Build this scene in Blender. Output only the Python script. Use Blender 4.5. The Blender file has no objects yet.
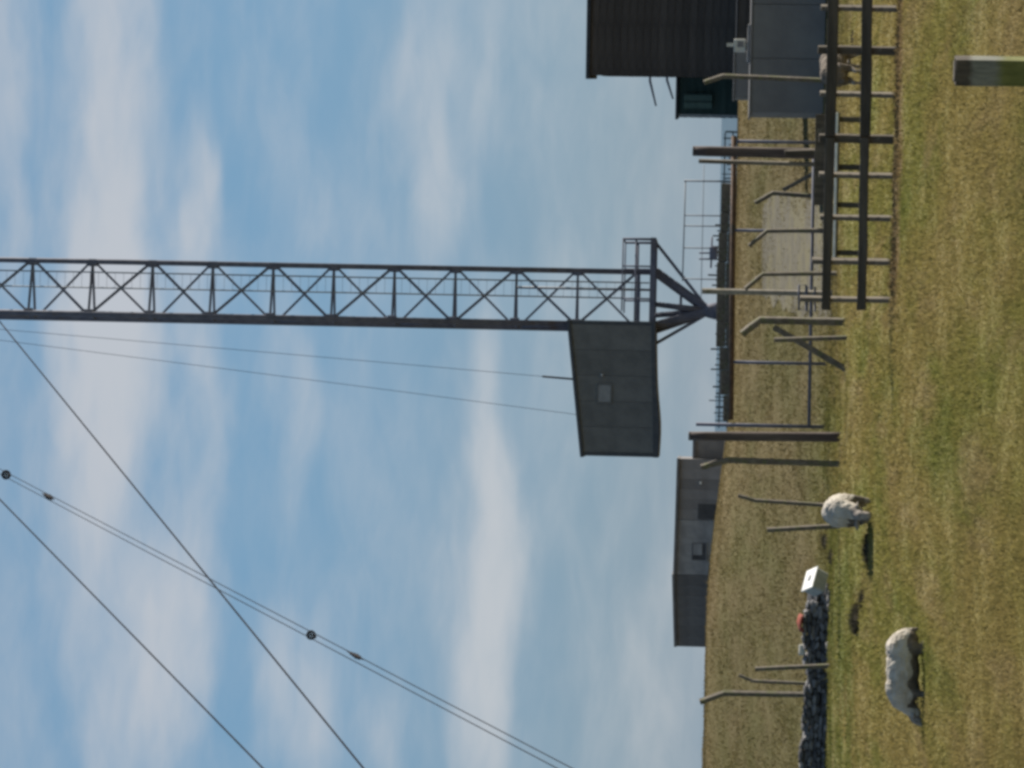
import bpy, bmesh, math, random
import numpy as np
from mathutils import Vector, Matrix, noise

random.seed(7)
rng = np.random.default_rng(7)
S = bpy.context.scene
COL = S.collection
R = math.radians
V = Vector

# ------------------------------------------------------------------ camera
F_PX = 2990.0
CAM = V((0, 0, 2.4))
PITCH = math.atan(203 / F_PX)
ROLL = R(1.25)
Fw = V((0, math.cos(PITCH), math.sin(PITCH)))
U0 = V((0, -math.sin(PITCH), math.cos(PITCH)))
R0 = V((1, 0, 0))
Up = U0 * math.cos(ROLL) - R0 * math.sin(ROLL)
Rt = R0 * math.cos(ROLL) + U0 * math.sin(ROLL)
cd = bpy.data.cameras.new('camera')
cam = bpy.data.objects.new('camera', cd)
COL.objects.link(cam)
X, Y, Z = -Up, Rt, -Fw               # the picture was taken with the camera turned on its side
cam.matrix_world = Matrix(((X.x, Y.x, Z.x, CAM.x), (X.y, Y.y, Z.y, CAM.y), (X.z, Y.z, Z.z, CAM.z), (0, 0, 0, 1)))
cd.sensor_fit = 'HORIZONTAL'
cd.sensor_width = 36
cd.lens = 36 * F_PX / 1024
cd.clip_start = 0.5
cd.clip_end = 20000
S.camera = cam

# ------------------------------------------------------------------ light
SUN_AZ, SUN_EL = R(55), R(31)        # azimuth measured from +Y (away from camera) towards +X
sd = V((math.sin(SUN_AZ) * math.cos(SUN_EL), math.cos(SUN_AZ) * math.cos(SUN_EL), math.sin(SUN_EL)))
sl = bpy.data.lights.new('sun', 'SUN')
sl.energy = 5.0
sl.angle = R(0.5)
sl.color = (1.0, 0.93, 0.82)
so = bpy.data.objects.new('sun', sl)
COL.objects.link(so)
so.rotation_euler = sd.to_track_quat('Z', 'Y').to_euler()
so.location = (30, 40, 60)

S.view_settings.view_transform = 'Standard'
S.view_settings.look = 'None'
S.view_settings.gamma = 1
S.view_settings.exposure = 0.80
S.view_settings.use_curve_mapping = False
S.cycles.pixel_filter_type = 'BLACKMAN_HARRIS'
S.cycles.filter_width = 3.3          # the photograph is soft
S.cycles.max_bounces = 5
S.cycles.diffuse_bounces = 3


def at(x, y, d):
    """world point seen at picture position x, y at depth d"""
    v = Fw + (-Up) * ((x - 512) / F_PX) + Rt * ((384 - y) / F_PX)
    return CAM + v * (d / v.y)


def sstep(a, b, x):
    t = min(1, max(0, (x - a) / (b - a)))
    return t * t * (3 - 2 * t)


def hgt(x, y):
    P = 2.5 - 0.7 * sstep(-8, 1.5, x * 100 / max(y, 60))
    h = P * sstep(60, 97, y)
    h -= 0.3 * sstep(104, 150, y) + 5.0 * sstep(130, 330, y)
    if y < 140:
        k = 1 - sstep(90, 140, y)
        h += k * (0.025 * math.sin(x * .8 + 1.3 * math.sin(y * .31)) * math.sin(y * .45 + .7) + 0.012 * math.sin(x * 2.3 + 1.1 * math.sin(y * 1.1 + 1)) * math.sin(y * 1.7 + math.sin(x)))
    return h


def gp(x, y, d0=15.0):
    """where the ray through picture x, y meets the ground"""
    v = Fw + (-Up) * ((x - 512) / F_PX) + Rt * ((384 - y) / F_PX)
    v = v / v.y
    d = d0
    while d < 160:
        p = CAM + v * d
        if p.z <= hgt(p.x, p.y):
            while p.z <= hgt(p.x, p.y):
                d -= .02
                p = CAM + v * d
            return p
        d += 0.4
    p = CAM + v * 100
    return V((p.x, p.y, hgt(p.x, p.y)))


# ------------------------------------------------------------------ world: sky with thin streaky cloud
w = bpy.data.worlds.new('World')
S.world = w
w.use_nodes = True
nt = w.node_tree
nt.nodes.clear()


class NB:
    def __init__(self, tree):
        self.t = tree

    def n(self, typ, **kw):
        nd = self.t.nodes.new(typ)
        for k, v in kw.items():
            if k == 'ins':
                for i, val in v.items():
                    if hasattr(val, 'is_output'):
                        self.t.links.new(val, nd.inputs[i])
                    else:
                        nd.inputs[i].default_value = val
            else:
                setattr(nd, k, v)
        return nd

    def m(self, op, a, b=0.0, c=0.0, clamp=False):
        return self.n('ShaderNodeMath', operation=op, use_clamp=clamp, ins={0: a, 1: b, 2: c}).outputs[0]

    def vm(self, op, a, b=(0, 0, 0)):
        return self.n('ShaderNodeVectorMath', operation=op, ins={0: a, 1: b})

    def mix(self, f, a, b):
        nd = self.n('ShaderNodeMix', data_type='RGBA')
        for i, val in ((0, f), (6, a), (7, b)):
            if hasattr(val, 'is_output'):
                self.t.links.new(val, nd.inputs[i])
            else:
                nd.inputs[i].default_value = val
        return nd.outputs[2]

    def noise(self, vec, scale, detail=4, rough=.55, dist=0.0):
        return self.n('ShaderNodeTexNoise', ins={'Vector': vec, 'Scale': scale, 'Detail': detail, 'Roughness': rough, 'Distortion': dist}).outputs[0]

    def ramp(self, v, a, b, c=0.0, d=1.0):
        return self.n('ShaderNodeMapRange', interpolation_type='SMOOTHSTEP', ins={0: v, 1: a, 2: b, 3: c, 4: d}).outputs[0]


def rgb(r, g, b):
    return (r, g, b, 1)


nb = NB(nt)
sky = nb.n('ShaderNodeTexSky', sky_type='NISHITA', sun_disc=False, sun_elevation=SUN_EL, sun_rotation=SUN_AZ,
           altitude=50, air_density=1.0, dust_density=0.3, ozone_density=4.0)
gen = nb.n('ShaderNodeTexCoord').outputs['Generated']
nrm = nb.vm('NORMALIZE', gen).outputs[0]
sep = nb.n('ShaderNodeSeparateXYZ', ins={0: nrm})
az = nb.m('ARCTAN2', sep.outputs[0], sep.outputs[1])
el = nb.m('ARCSINE', sep.outputs[2])
ae = nb.n('ShaderNodeCombineXYZ', ins={0: az, 1: el, 2: 0.0}).outputs[0]
st = nb.vm('MULTIPLY', nrm, (1.0, 1.0, 3.2)).outputs[0]
warp = nb.noise(st, 9.0, 3, .5)
base = nb.noise(st, 7.0, 5, .5, .3)
fine = nb.noise(st, 26.0, 5, .55, .3)
big = nb.noise(nb.vm('MULTIPLY', nrm, (1.0, 1.0, 2.2)).outputs[0], 2.4, 3, .5)
# cloud banks: centre in the sky, half-length, half-height in radians, amount
banks = [(115, 130, 330, 45, .50), (200, 195, 70, 20, .35), (110, 395, 170, 48, .36), (205, 420, 130, 22, .25),
         (435, 105, 150, 46, .42), (485, 420, 100, 24, .30), (492, 640, 190, 36, .48), (300, 120, 90, 34, .16),
         (295, 400, 120, 26, .24), (300, 690, 110, 34, .36), (165, 640, 120, 38, .42), (15, 110, 150, 20, .3),
         (100, 730, 80, 20, .25), (385, 745, 70, 24, .22)]
acc = None
wv = nb.n('ShaderNodeTexNoise', ins={'Vector': st, 'Scale': 14.0, 'Detail': 3.0}).outputs['Color']
wo = nb.vm('MULTIPLY', nb.vm('SUBTRACT', wv, (.5, .5, .5)).outputs[0], (.06, .035, 0)).outputs[0]
aew = nb.vm('ADD', ae, wo).outputs[0]
for (ix, iy, hl, hh, amt) in banks:
    p = (at(ix, iy, 100) - CAM).normalized()
    a0, e0 = math.atan2(p.x, p.y), math.asin(p.z)
    q = nb.vm('MULTIPLY', nb.vm('SUBTRACT', aew, (a0, e0, 0)).outputs[0], (F_PX / hl / 1.25, F_PX / hh / 1.25, 0)).outputs[0]
    dl = nb.vm('LENGTH', q).outputs['Value']
    t = nb.ramp(dl, 0.15, 1.25, amt, 0.0)
    acc = t if acc is None else nb.m('ADD', acc, t)
dens = nb.m('ADD', nb.m('MULTIPLY', nb.m('SUBTRACT', base, .5), .9), nb.m('MULTIPLY', nb.m('SUBTRACT', fine, .5), .6))
dens = nb.m('ADD', dens, nb.m('MULTIPLY', nb.m('SUBTRACT', big, .5), .5))
dens = nb.m('ADD', dens, nb.m('ADD', acc, .14))
hz = nb.ramp(el, .22, .9, .78, .22)          # the haze layer thins out overhead
cl = nb.m('MULTIPLY', nb.ramp(dens, -0.14, 0.86, 0.0, 1.0), nb.ramp(el, .3, 1.0, .95, .5))
hzc = nb.mix(nb.ramp(el, .02, .17), rgb(3.05, 4.75, 6.5), rgb(2.75, 5.25, 7.8))
skyc = nb.mix(hz, sky.outputs[0], hzc)
cloudc = nb.mix(nb.m('ADD', hz, .1), sky.outputs[0], rgb(8.3, 8.6, 9.1))
skm = nb.mix(cl, skyc, cloudc)
bg = nb.n('ShaderNodeBackground', ins={'Color': nb.vm('MULTIPLY', skm, (.79, .79, .79)).outputs[0], 'Strength': 0.05})
nb.n('ShaderNodeOutputWorld', ins={'Surface': bg.outputs[0]})


# ------------------------------------------------------------------ materials
MATS = {}


def material(name, c1, c2, scale=6.0, rough=.8, bump=.3, metal=0.0, stretch=(1, 1, 1), c3=None, spots=0.0, detail=6, isl=0.0, spec=.3, sheen=0.0):
    m = bpy.data.materials.new(name)
    m.use_nodes = True
    t = m.node_tree
    t.nodes.clear()
    b = NB(t)
    pos = b.n('ShaderNodeTexCoord').outputs['Object']
    ps = b.vm('MULTIPLY', pos, stretch).outputs[0]
    n1 = b.noise(ps, scale, detail, .6)
    f = b.ramp(n1, .32, .68)
    col = b.mix(f, rgb(*c1), rgb(*c2))
    if c3:
        n2 = b.noise(b.vm('ADD', pos, (7, 3, 1)).outputs[0], scale * .45, 5, .6)
        col = b.mix(b.ramp(n2, .62 - spots, .72 - spots), col, rgb(*c3))
    if isl:
        ri = b.n('ShaderNodeObjectInfo').outputs['Random']
        k = b.m('ADD', b.m('MULTIPLY', ri, isl), 1 - isl / 2)
        col = b.vm('SCALE', col).outputs[0] if False else b.n('ShaderNodeHueSaturation', ins={'Value': k, 'Color': col}).outputs[0]
    p = b.n('ShaderNodeBsdfPrincipled', ins={'Base Color': col, 'Roughness': rough, 'Metallic': metal, 'Specular IOR Level': spec})
    if sheen:
        p.inputs['Sheen Weight'].default_value = sheen
        p.inputs['Sheen Roughness'].default_value = .35
        p.inputs['Sheen Tint'].default_value = (1, .95, .88, 1)
    if bump:
        n3 = b.noise(ps, scale * 4, 5, .6)
        bp = b.n('ShaderNodeBump', ins={'Strength': bump, 'Distance': .02, 'Height': n3})
        t.links.new(bp.outputs[0], p.inputs['Normal'])
    b.n('ShaderNodeOutputMaterial', ins={'Surface': p.outputs[0]})
    MATS[name] = m
    return m


material('steel', (.10, .108, .148), (.15, .155, .20), 3.0, .7, .15, c3=(.13, .115, .125), spots=.0, spec=.15)
material('steel_thin', (.17, .19, .22), (.22, .24, .27), 3.0, .6, 0)
material('wire', (.03, .03, .036), (.045, .045, .05), 2.0, .95, 0, spec=0.0)
material('porcelain', (.02, .018, .02), (.035, .032, .034), 3.0, .8, 0, spec=.05)
material('hut_sheet', (.112, .117, .120), (.152, .157, .158), 1.6, .75, .2, c3=(.12, .10, .08), spots=.03, isl=.15)
material('hut_trim', (.05, .06, .075), (.08, .085, .095), 4.0, .6, .1)
material('hut_glass', (.19, .20, .215), (.25, .26, .27), 5.0, .35, 0)
material('concrete', (.20, .18, .155), (.29, .265, .225), 8.0, .9, .4, c3=(.17, .16, .11), spots=.06)
material('old_concrete', (.10, .086, .072), (.17, .15, .122), 9.0, .92, .5, c3=(.12, .12, .07), spots=.10)
material('dark_wood', (.048, .040, .031), (.10, .084, .064), 9.0, .85, .5, stretch=(1, 1, .15), c3=(.15, .14, .11), spots=.0, isl=.4)
material('grey_wood', (.11, .095, .078), (.23, .20, .16), 9.0, .85, .5, stretch=(1, 1, .12), c3=(.10, .085, .07), spots=.05, isl=.3)
material('rail_wood', (.055, .048, .038), (.11, .095, .074), 6.0, .85, .5, stretch=(.15, 1, 1), c3=(.16, .15, .12), spots=-.02, isl=.2)
material('post_wood', (.06, .046, .046), (.12, .095, .085), 8.0, .85, .5, stretch=(1, 1, .12), isl=.2)
material('rust', (.075, .045, .03), (.13, .075, .045), 7.0, .8, .3, c3=(.05, .045, .04), spots=.04)
material('galvanised', (.13, .135, .14), (.20, .20, .20), 6.0, .55, .1, .2)
material('shed_board', (.054, .046, .043), (.082, .070, .064), 5.0, .85, .3, stretch=(.2, .2, 1), isl=.35)
material('annex_board', (.03, .058, .055), (.05, .082, .075), 5.0, .8, .3, stretch=(.2, .2, 1), isl=.3)
material('green_pane', (.07, .13, .12), (.10, .17, .15), 4.0, .4, 0)
material('roof_felt', (.03, .035, .045), (.055, .06, .07), 5.0, .85, .2)
material('tank_paint', (.155, .146, .146), (.195, .188, .182), 1.3, .7, .2, c3=(.10, .08, .065), spots=.0, isl=.12)
material('cream_paint', (.45, .43, .37), (.55, .53, .47), 4.0, .6, .1)
material('white_paint', (.62, .62, .60), (.80, .80, .78), 5.0, .6, .1, c3=(.4, .38, .33), spots=-.03)
material('dull_white', (.30, .31, .32), (.42, .43, .44), 6.0, .7, .1)
material('red_cloth', (.16, .035, .022), (.26, .06, .035), 6.0, .85, .3)
material('stone', (.125, .122, .13), (.22, .215, .215), 7.0, .95, .8, c3=(.27, .26, .22), spots=.05, isl=1.0, spec=.03)
material('brown_sheet', (.17, .165, .17), (.24, .23, .23), .8, .8, .2, isl=.3)
material('grey_render', (.20, .20, .21), (.33, .33, .335), .9, .9, .2, c3=(.12, .11, .11), spots=.04)
material('slate_sheet', (.115, .115, .12), (.165, .162, .165), 1.2, .8, .2, isl=.25)
material('opening_dark', (.06, .06, .064), (.085, .085, .09), 2.0, .9, 0)
material('wool', (.36, .32, .27), (.52, .475, .41), 9.0, .95, .3, c3=(.27, .225, .185), spots=.0)
material('shade_wool', (.10, .082, .068), (.18, .15, .122), 11.0, .95, .3)  # darker wool that carries painted shade
material('sheep_skin', (.20, .17, .15), (.36, .32, .28), 16.0, .85, .2)
material('hoof', (.03, .028, .025), (.05, .045, .04), 10.0, .7, 0)
material('soil', (.075, .058, .042), (.13, .10, .07), 9.0, .95, .6)
material('dead_stem', (.04, .036, .024), (.085, .072, .042), 9.0, .95, 0, isl=.3)
material('gravel', (.080, .070, .046), (.11, .097, .066), 1.6, .95, .8, c3=(.12, .105, .055), spots=.16)

# timber of the near marker post: dark wet top, grey lichen, green algae by height on the post
m = bpy.data.materials.new('marker_timber')
m.use_nodes = True
m.node_tree.nodes.clear()
b = NB(m.node_tree)
pos = b.n('ShaderNodeTexCoord').outputs['Object']
zz = b.n('ShaderNodeSeparateXYZ', ins={0: pos}).outputs[2]
n1 = b.noise(b.vm('MULTIPLY', pos, (1, 1, .25)).outputs[0], 30, 6, .65)
n2 = b.noise(pos, 9, 4, .6)
zz = b.m('ADD', zz, b.m('MULTIPLY', b.m('SUBTRACT', n2, .5), .10))
c = b.mix(b.ramp(n1, .35, .65), rgb(.045, .037, .03), rgb(.085, .07, .055))
lich = b.mix(b.ramp(n1, .3, .7), rgb(.12, .125, .11), rgb(.22, .22, .19))
alg = b.mix(b.ramp(n1, .3, .7), rgb(.09, .10, .025), rgb(.16, .165, .05))
c = b.mix(b.ramp(zz, 1.14, 1.10), c, lich)
c = b.mix(b.ramp(zz, 1.02, .95), c, alg)
p = b.n('ShaderNodeBsdfPrincipled', ins={'Base Color': c, 'Roughness': .9})
bp = b.n('ShaderNodeBump', ins={'Strength': .5, 'Distance': .01, 'Height': n1})
m.node_tree.links.new(bp.outputs[0], p.inputs['Normal'])
b.n('ShaderNodeOutputMaterial', ins={'Surface': p.outputs[0]})
MATS['marker_timber'] = m


# grassland colour shared by the ground and the blades
def grass_colour(b, pos, fine_amt=1.0):
    xy = b.vm('MULTIPLY', pos, (1, .14, 1)).outputs[0]
    sp = b.n('ShaderNodeSeparateXYZ', ins={0: pos})
    a = b.ramp(b.noise(xy, .42, 5, .6), .42, .58)
    c = b.mix(a, rgb(.300, .245, .095), rgb(.250, .232, .073))
    g = b.ramp(b.noise(b.vm('ADD', xy, (11, 5, 0)).outputs[0], .7, 5, .65), .50, .66)
    c = b.mix(b.m('MULTIPLY', g, .48), c, rgb(.150, .190, .048))
    t = b.ramp(b.noise(b.vm('ADD', xy, (3, 25, 0)).outputs[0], 1.1, 5, .65), .50, .66)
    c = b.mix(b.m('MULTIPLY', t, .6), c, rgb(.340, .265, .140))
    f = b.ramp(b.noise(b.vm('MULTIPLY', pos, (1, .35, 1)).outputs[0], 11, 5, .7), .3, .7)
    c = b.mix(b.m('MULTIPLY', f, .45 * fine_amt), c, rgb(.145, .138, .048))
    # drier, browner pasture on the far slope
    far = b.ramp(sp.outputs[1], 52, 70)
    fn = b.ramp(b.noise(b.vm('MULTIPLY', pos, (1, .30, 1)).outputs[0], .35, 5, .62), .35, .66)
    fc = b.mix(fn, rgb(.146, .117, .060), rgb(.108, .100, .040))
    c = b.mix(b.m('MULTIPLY', far, .88), c, fc)
    # paler dry grass along the crest
    c = b.mix(b.m('MULTIPLY', b.ramp(sp.outputs[1], 82, 94), .55), c, rgb(.235, .180, .095))
    # lusher strip in front of the stone wall on the left
    ly = b.m('MULTIPLY', b.ramp(sp.outputs[1], 47, 52), b.ramp(sp.outputs[1], 62, 60))
    lx = b.ramp(sp.outputs[0], -1.0, -3.5)
    ln = b.ramp(b.noise(pos, .9, 3, .6), .3, .6)
    c = b.mix(b.m('MULTIPLY', b.m('MULTIPLY', ly, lx), b.m('MULTIPLY', ln, .75)), c, rgb(.135, .155, .042))
    # brown line under the rail fence: bare soil plus its shadow painted in
    wob = b.m('MULTIPLY', b.m('SUBTRACT', b.noise(pos, 1.2, 4, .6), .5), 1.2)
    yy = b.m('ADD', sp.outputs[1], wob)
    so_ = b.m('MULTIPLY', b.ramp(yy, 39.4, 40.3), b.ramp(yy, 41.7, 41.2))
    sx = b.ramp(sp.outputs[0], .8, 1.6)
    c = b.mix(b.m('MULTIPLY', b.m('MULTIPLY', so_, sx), .75), c, rgb(.22, .15, .09))
    return b.vm('MULTIPLY', c, (.86, .85, .83)).outputs[0]


m = bpy.data.materials.new('pasture')
m.use_nodes = True
m.node_tree.nodes.clear()
b = NB(m.node_tree)
pos = b.n('ShaderNodeNewGeometry').outputs['Position']
c = grass_colour(b, pos)
p = b.n('ShaderNodeBsdfPrincipled', ins={'Base Color': c, 'Roughness': .95, 'Specular IOR Level': .1})
bp = b.n('ShaderNodeBump', ins={'Strength': .6, 'Distance': .06, 'Height': b.noise(pos, 9, 6, .7)})
m.node_tree.links.new(bp.outputs[0], p.inputs['Normal'])
b.n('ShaderNodeOutputMaterial', ins={'Surface': p.outputs[0]})
MATS['pasture'] = m

m = bpy.data.materials.new('grass_blade')
m.use_nodes = True
m.node_tree.nodes.clear()
b = NB(m.node_tree)
geo = b.n('ShaderNodeNewGeometry')
c = grass_colour(b, geo.outputs['Position'], .4)
ri = geo.outputs['Random Per Island']
c = b.n('ShaderNodeHueSaturation', ins={'Value': b.m('ADD', b.m('MULTIPLY', ri, .30), .95), 'Color': c}).outputs[0]
straw = b.ramp(ri, .90, .96)
c = b.mix(b.m('MULTIPLY', straw, .4), c, rgb(.36, .29, .16))
d1 = b.n('ShaderNodeBsdfDiffuse', ins={'Color': c, 'Roughness': .8})
d2 = b.n('ShaderNodeBsdfTranslucent', ins={'Color': c})
ms = b.n('ShaderNodeMixShader', ins={0: .35, 1: d1.outputs[0], 2: d2.outputs[0]})
b.n('ShaderNodeOutputMaterial', ins={'Surface': ms.outputs[0]})
MATS['grass_blade'] = m


# ------------------------------------------------------------------ mesh helpers
def tag(o, label=None, cat=None, group=None, kind=None):
    if label:
        o['label'] = label
    if cat:
        o['category'] = cat
    if group:
        o['group'] = group
    if kind:
        o['kind'] = kind
    return o


def thing(name, loc, label, cat, group=None):
    o = bpy.data.objects.new(name, None)
    o.empty_display_size = .2
    COL.objects.link(o)
    o.location = loc
    return tag(o, label, cat, group)


def worldloc(o):
    p = V(o.location)
    while o.parent:
        o = o.parent
        p += V(o.location)
    return p


def mk(name, verts, faces, mat, parent=None, smooth=False, bevel=0.0, loc=None):
    """one mesh object from world-space vertices; origin at loc or at the middle of the mesh"""
    vs = [V(v) for v in verts]
    if loc is None:
        loc = sum(vs, V()) / len(vs)
    loc = V(loc)
    me = bpy.data.meshes.new(name)
    me.from_pydata([tuple(v - loc) for v in vs], [], faces)
    bm = bmesh.new()
    bm.from_mesh(me)
    bmesh.ops.recalc_face_normals(bm, faces=bm.faces)
    if bevel:
        bmesh.ops.bevel(bm, geom=list(bm.edges), offset=bevel, segments=1, affect='EDGES', profile=.5)
    bm.to_mesh(me)
    bm.free()
    if smooth:
        me.polygons.foreach_set('use_smooth', [True] * len(me.polygons))
    me.materials.append(MATS[mat])
    o = bpy.data.objects.new(name, me)
    COL.objects.link(o)
    if parent:
        o.parent = parent
        o.location = loc - worldloc(parent)
    else:
        o.location = loc
    return o


def join(*gs):
    vs, fs = [], []
    for v, f in gs:
        k = len(vs)
        vs += list(v)
        fs += [tuple(i + k for i in q) for q in f]
    return vs, fs


BF = [(0, 1, 3, 2), (4, 6, 7, 5), (0, 4, 5, 1), (2, 3, 7, 6), (0, 2, 6, 4), (1, 5, 7, 3)]


def frame(p, q, up=None):
    z = (V(q) - V(p)).normalized()
    u = V(up) if up else (V((0, 1, 0)) if abs(z.y) < .9 else V((0, 0, 1)))
    x = u.cross(z).normalized()
    y = z.cross(x)
    return x, y, z


def beam(p, q, wx, wy, up=None):
    """box between p and q; wx across, wy along 'up' (default towards depth)"""
    p, q = V(p), V(q)
    x, y, z = frame(p, q, up)
    vs = []
    for e in (p, q):
        for sx in (-1, 1):
            for sy in (-1, 1):
                vs.append(e + x * sx * wx / 2 + y * sy * wy / 2)
    return vs, BF


def box(x0, x1, y0, y1, z0, z1):
    return [V((x, y, z)) for x in (x0, x1) for y in (y0, y1) for z in (z0, z1)], BF


def tube(pts, rad, n=8, closed=False):
    pts = [V(p) for p in pts]
    if not hasattr(rad, '__len__'):
        rad = [rad] * len(pts)
    vs, fs = [], []
    m_ = len(pts)
    for i, p in enumerate(pts):
        if closed:
            a, c_ = pts[i - 1], pts[(i + 1) % m_]
        else:
            a, c_ = pts[max(0, i - 1)], pts[min(m_ - 1, i + 1)]
        x, y, z = frame(a, c_)
        for k in range(n):
            t = 2 * math.pi * k / n
            vs.append(p + (x * math.cos(t) + y * math.sin(t)) * rad[i])
    for i in range(m_ if closed else m_ - 1):
        j = (i + 1) % m_
        for k in range(n):
            l = (k + 1) % n
            fs.append((i * n + k, i * n + l, j * n + l, j * n + k))
    if not closed:
        fs.append(tuple(range(n - 1, -1, -1)))
        fs.append(tuple((m_ - 1) * n + k for k in range(n)))
    return vs, fs


def timber(pts, wx, wy, seed=0, rough=.06, steps=5, yaw=0.0):
    """hewn square timber following pts, edges chamfered and slightly uneven"""
    rr = random.Random(seed)
    pts = [V(p) for p in pts]
    fine_ = []
    for i in range(len(pts) - 1):
        for s in range(steps):
            fine_.append(pts[i].lerp(pts[i + 1], s / steps))
    fine_.append(pts[-1])
    vs, fs = [], []
    prof = [(-.5, -.36), (-.36, -.5), (.36, -.5), (.5, -.36), (.5, .36), (.36, .5), (-.36, .5), (-.5, .36)]
    n = 8
    for i, p in enumerate(fine_):
        x, y, z = frame(fine_[max(0, i - 1)], fine_[min(len(fine_) - 1, i + 1)])
        if yaw:
            x, y = x * math.cos(yaw) - y * math.sin(yaw), x * math.sin(yaw) + y * math.cos(yaw)
        k = 1 + rr.uniform(-rough, rough)
        ox, oy = rr.uniform(-rough, rough) * wx * .6, rr.uniform(-rough, rough) * wy * .6
        for (a, c_) in prof:
            vs.append(p + x * (a * wx * k + ox) + y * (c_ * wy * k + oy))
    for i in range(len(fine_) - 1):
        for k in range(n):
            l = (k + 1) % n
            fs.append((i * n + k, i * n + l, (i + 1) * n + l, (i + 1) * n + k))
    fs.append(tuple(range(n - 1, -1, -1)))
    fs.append(tuple((len(fine_) - 1) * n + k for k in range(n)))
    return vs, fs


YAW = 0.36

# ------------------------------------------------------------------ ground
xs = sorted(set([-9000, -4000, -1800, -800, -400, -220, -130] + [round(x, 3) for x in np.arange(-80, -16, 4)] +
                [round(x, 3) for x in np.arange(-16, 16.01, .5)] + [round(x, 3) for x in np.arange(20, 81, 4)] + [130, 220, 400, 800, 1800, 4000, 9000]))
ys = sorted(set([-3000, -600, -150, -40, -10] + [round(y, 3) for y in np.arange(0, 20, 2)] + [round(y, 3) for y in np.arange(20, 70, .4)] +
                [round(y, 3) for y in np.arange(70, 112, 1)] + [115, 120, 130, 140, 150, 165, 190, 230, 300, 420, 650, 1100, 2200, 5000, 9500, 14000]))
vs = [(x, y, hgt(x, y)) for y in ys for x in xs]
nx = len(xs)
fs = [(j * nx + i, j * nx + i + 1, (j + 1) * nx + i + 1, (j + 1) * nx + i) for j in range(len(ys) - 1) for i in range(nx - 1)]
g = mk('ground', vs, fs, 'pasture', smooth=True, loc=(0, 0, 0))
tag(g, 'dry olive and tan grazed pasture rising to a low crest', kind='structure')


m = bpy.data.materials.new('sea_water')
m.use_nodes = True
m.node_tree.nodes.clear()
b = NB(m.node_tree)
pos = b.n('ShaderNodeNewGeometry').outputs['Position']
p = b.n('ShaderNodeBsdfPrincipled', ins={'Base Color': rgb(.05, .085, .11), 'Roughness': .35, 'IOR': 1.33})
bp = b.n('ShaderNodeBump', ins={'Strength': .7, 'Distance': .5, 'Height': b.noise(b.vm('MULTIPLY', pos, (1, .5, 1)).outputs[0], .35, 5, .6)})
m.node_tree.links.new(bp.outputs[0], p.inputs['Normal'])
b.n('ShaderNodeOutputMaterial', ins={'Surface': p.outputs[0]})
MATS['sea_water'] = m
sea = mk('sea', [(-9000, 200, -1.6), (9000, 200, -1.6), (9000, 15000, -1.6), (-9000, 15000, -1.6)], [(0, 1, 2, 3)], 'sea_water')
tag(sea, 'grey-blue sea beyond the crest', kind='structure')


def hgrid(x, y):
    """height of the ground mesh itself"""
    i = max(0, min(len(xs) - 2, int(np.searchsorted(xs, x)) - 1))
    j = max(0, min(len(ys) - 2, int(np.searchsorted(ys, y)) - 1))
    u = (x - xs[i]) / (xs[i + 1] - xs[i])
    v = (y - ys[j]) / (ys[j + 1] - ys[j])
    z = lambda a, c_: vs_ground[c_ * nx + a][2]
    return (z(i, j) * (1 - u) + z(i + 1, j) * u) * (1 - v) + (z(i, j + 1) * (1 - u) + z(i + 1, j + 1) * u) * v


vs_ground = vs


def apron(name, poly_img, label, lift=.006, ny=40, nxx=10):
    """thin worn gravel sheet lying on the slope: rows of (picture x, y right edge, y left edge)"""
    v_, f_ = [], []
    rows = []
    for k in range(ny + 1):
        t = k / ny * (len(poly_img) - 1)
        i = min(int(t), len(poly_img) - 2)
        a, c_ = poly_img[i], poly_img[i + 1]
        q = [a[n_] + (c_[n_] - a[n_]) * (t - i) for n_ in range(3)]
        jr = 9 * noise.noise(V((k * .35, 1, 0))) + 6 * noise.noise(V((k * 1.1, 1, 4)))
        jl = 9 * noise.noise(V((k * .35, 9, 0))) + 6 * noise.noise(V((k * 1.1, 9, 4)))
        pr, pl = gp(q[0], q[1] + jr), gp(q[0], q[2] + jl)
        for s in range(nxx + 1):
            p_ = pr.lerp(pl, s / nxx)
            v_.append((p_.x, p_.y, hgrid(p_.x, p_.y) + lift))
    for k in range(ny):
        for s in range(nxx):
            f_.append((k * (nxx + 1) + s, k * (nxx + 1) + s + 1, (k + 1) * (nxx + 1) + s + 1, (k + 1) * (nxx + 1) + s))
    return tag(mk(name, v_, f_, 'gravel', smooth=True, loc=(0, 0, 0)), label, kind='structure')


apron('gravel_path', [(832, 205, 318), (815, 200, 322), (800, 197, 318), (785, 196, 308), (770, 194, 300), (763, 210, 296)],
      'patch of worn grey gravel behind the rail fence', .012)

# grass blades: short grazed sward, thinning out with distance
XS, YS = np.array(xs, float), np.array(ys, float)
ZG = np.array([v[2] for v in vs]).reshape(len(ys), nx)


def hgrid_np(x, y):
    i = np.clip(np.searchsorted(XS, x) - 1, 0, len(XS) - 2)
    j = np.clip(np.searchsorted(YS, y) - 1, 0, len(YS) - 2)
    u = (x - XS[i]) / (XS[i + 1] - XS[i])
    v = (y - YS[j]) / (YS[j + 1] - YS[j])
    return (ZG[j, i] * (1 - u) + ZG[j, i + 1] * u) * (1 - v) + (ZG[j + 1, i] * (1 - u) + ZG[j + 1, i + 1] * u) * v


NA, NF = 400000, 200000
N = NA + NF
e = rng.uniform(112, 345, NA)
dd = np.concatenate([2.4 * F_PX / e + rng.uniform(-.6, .6, NA), rng.uniform(58, 100, NF)])
xx = rng.uniform(-.162, .162, N) * dd
zz = hgrid_np(xx, dd)
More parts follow.
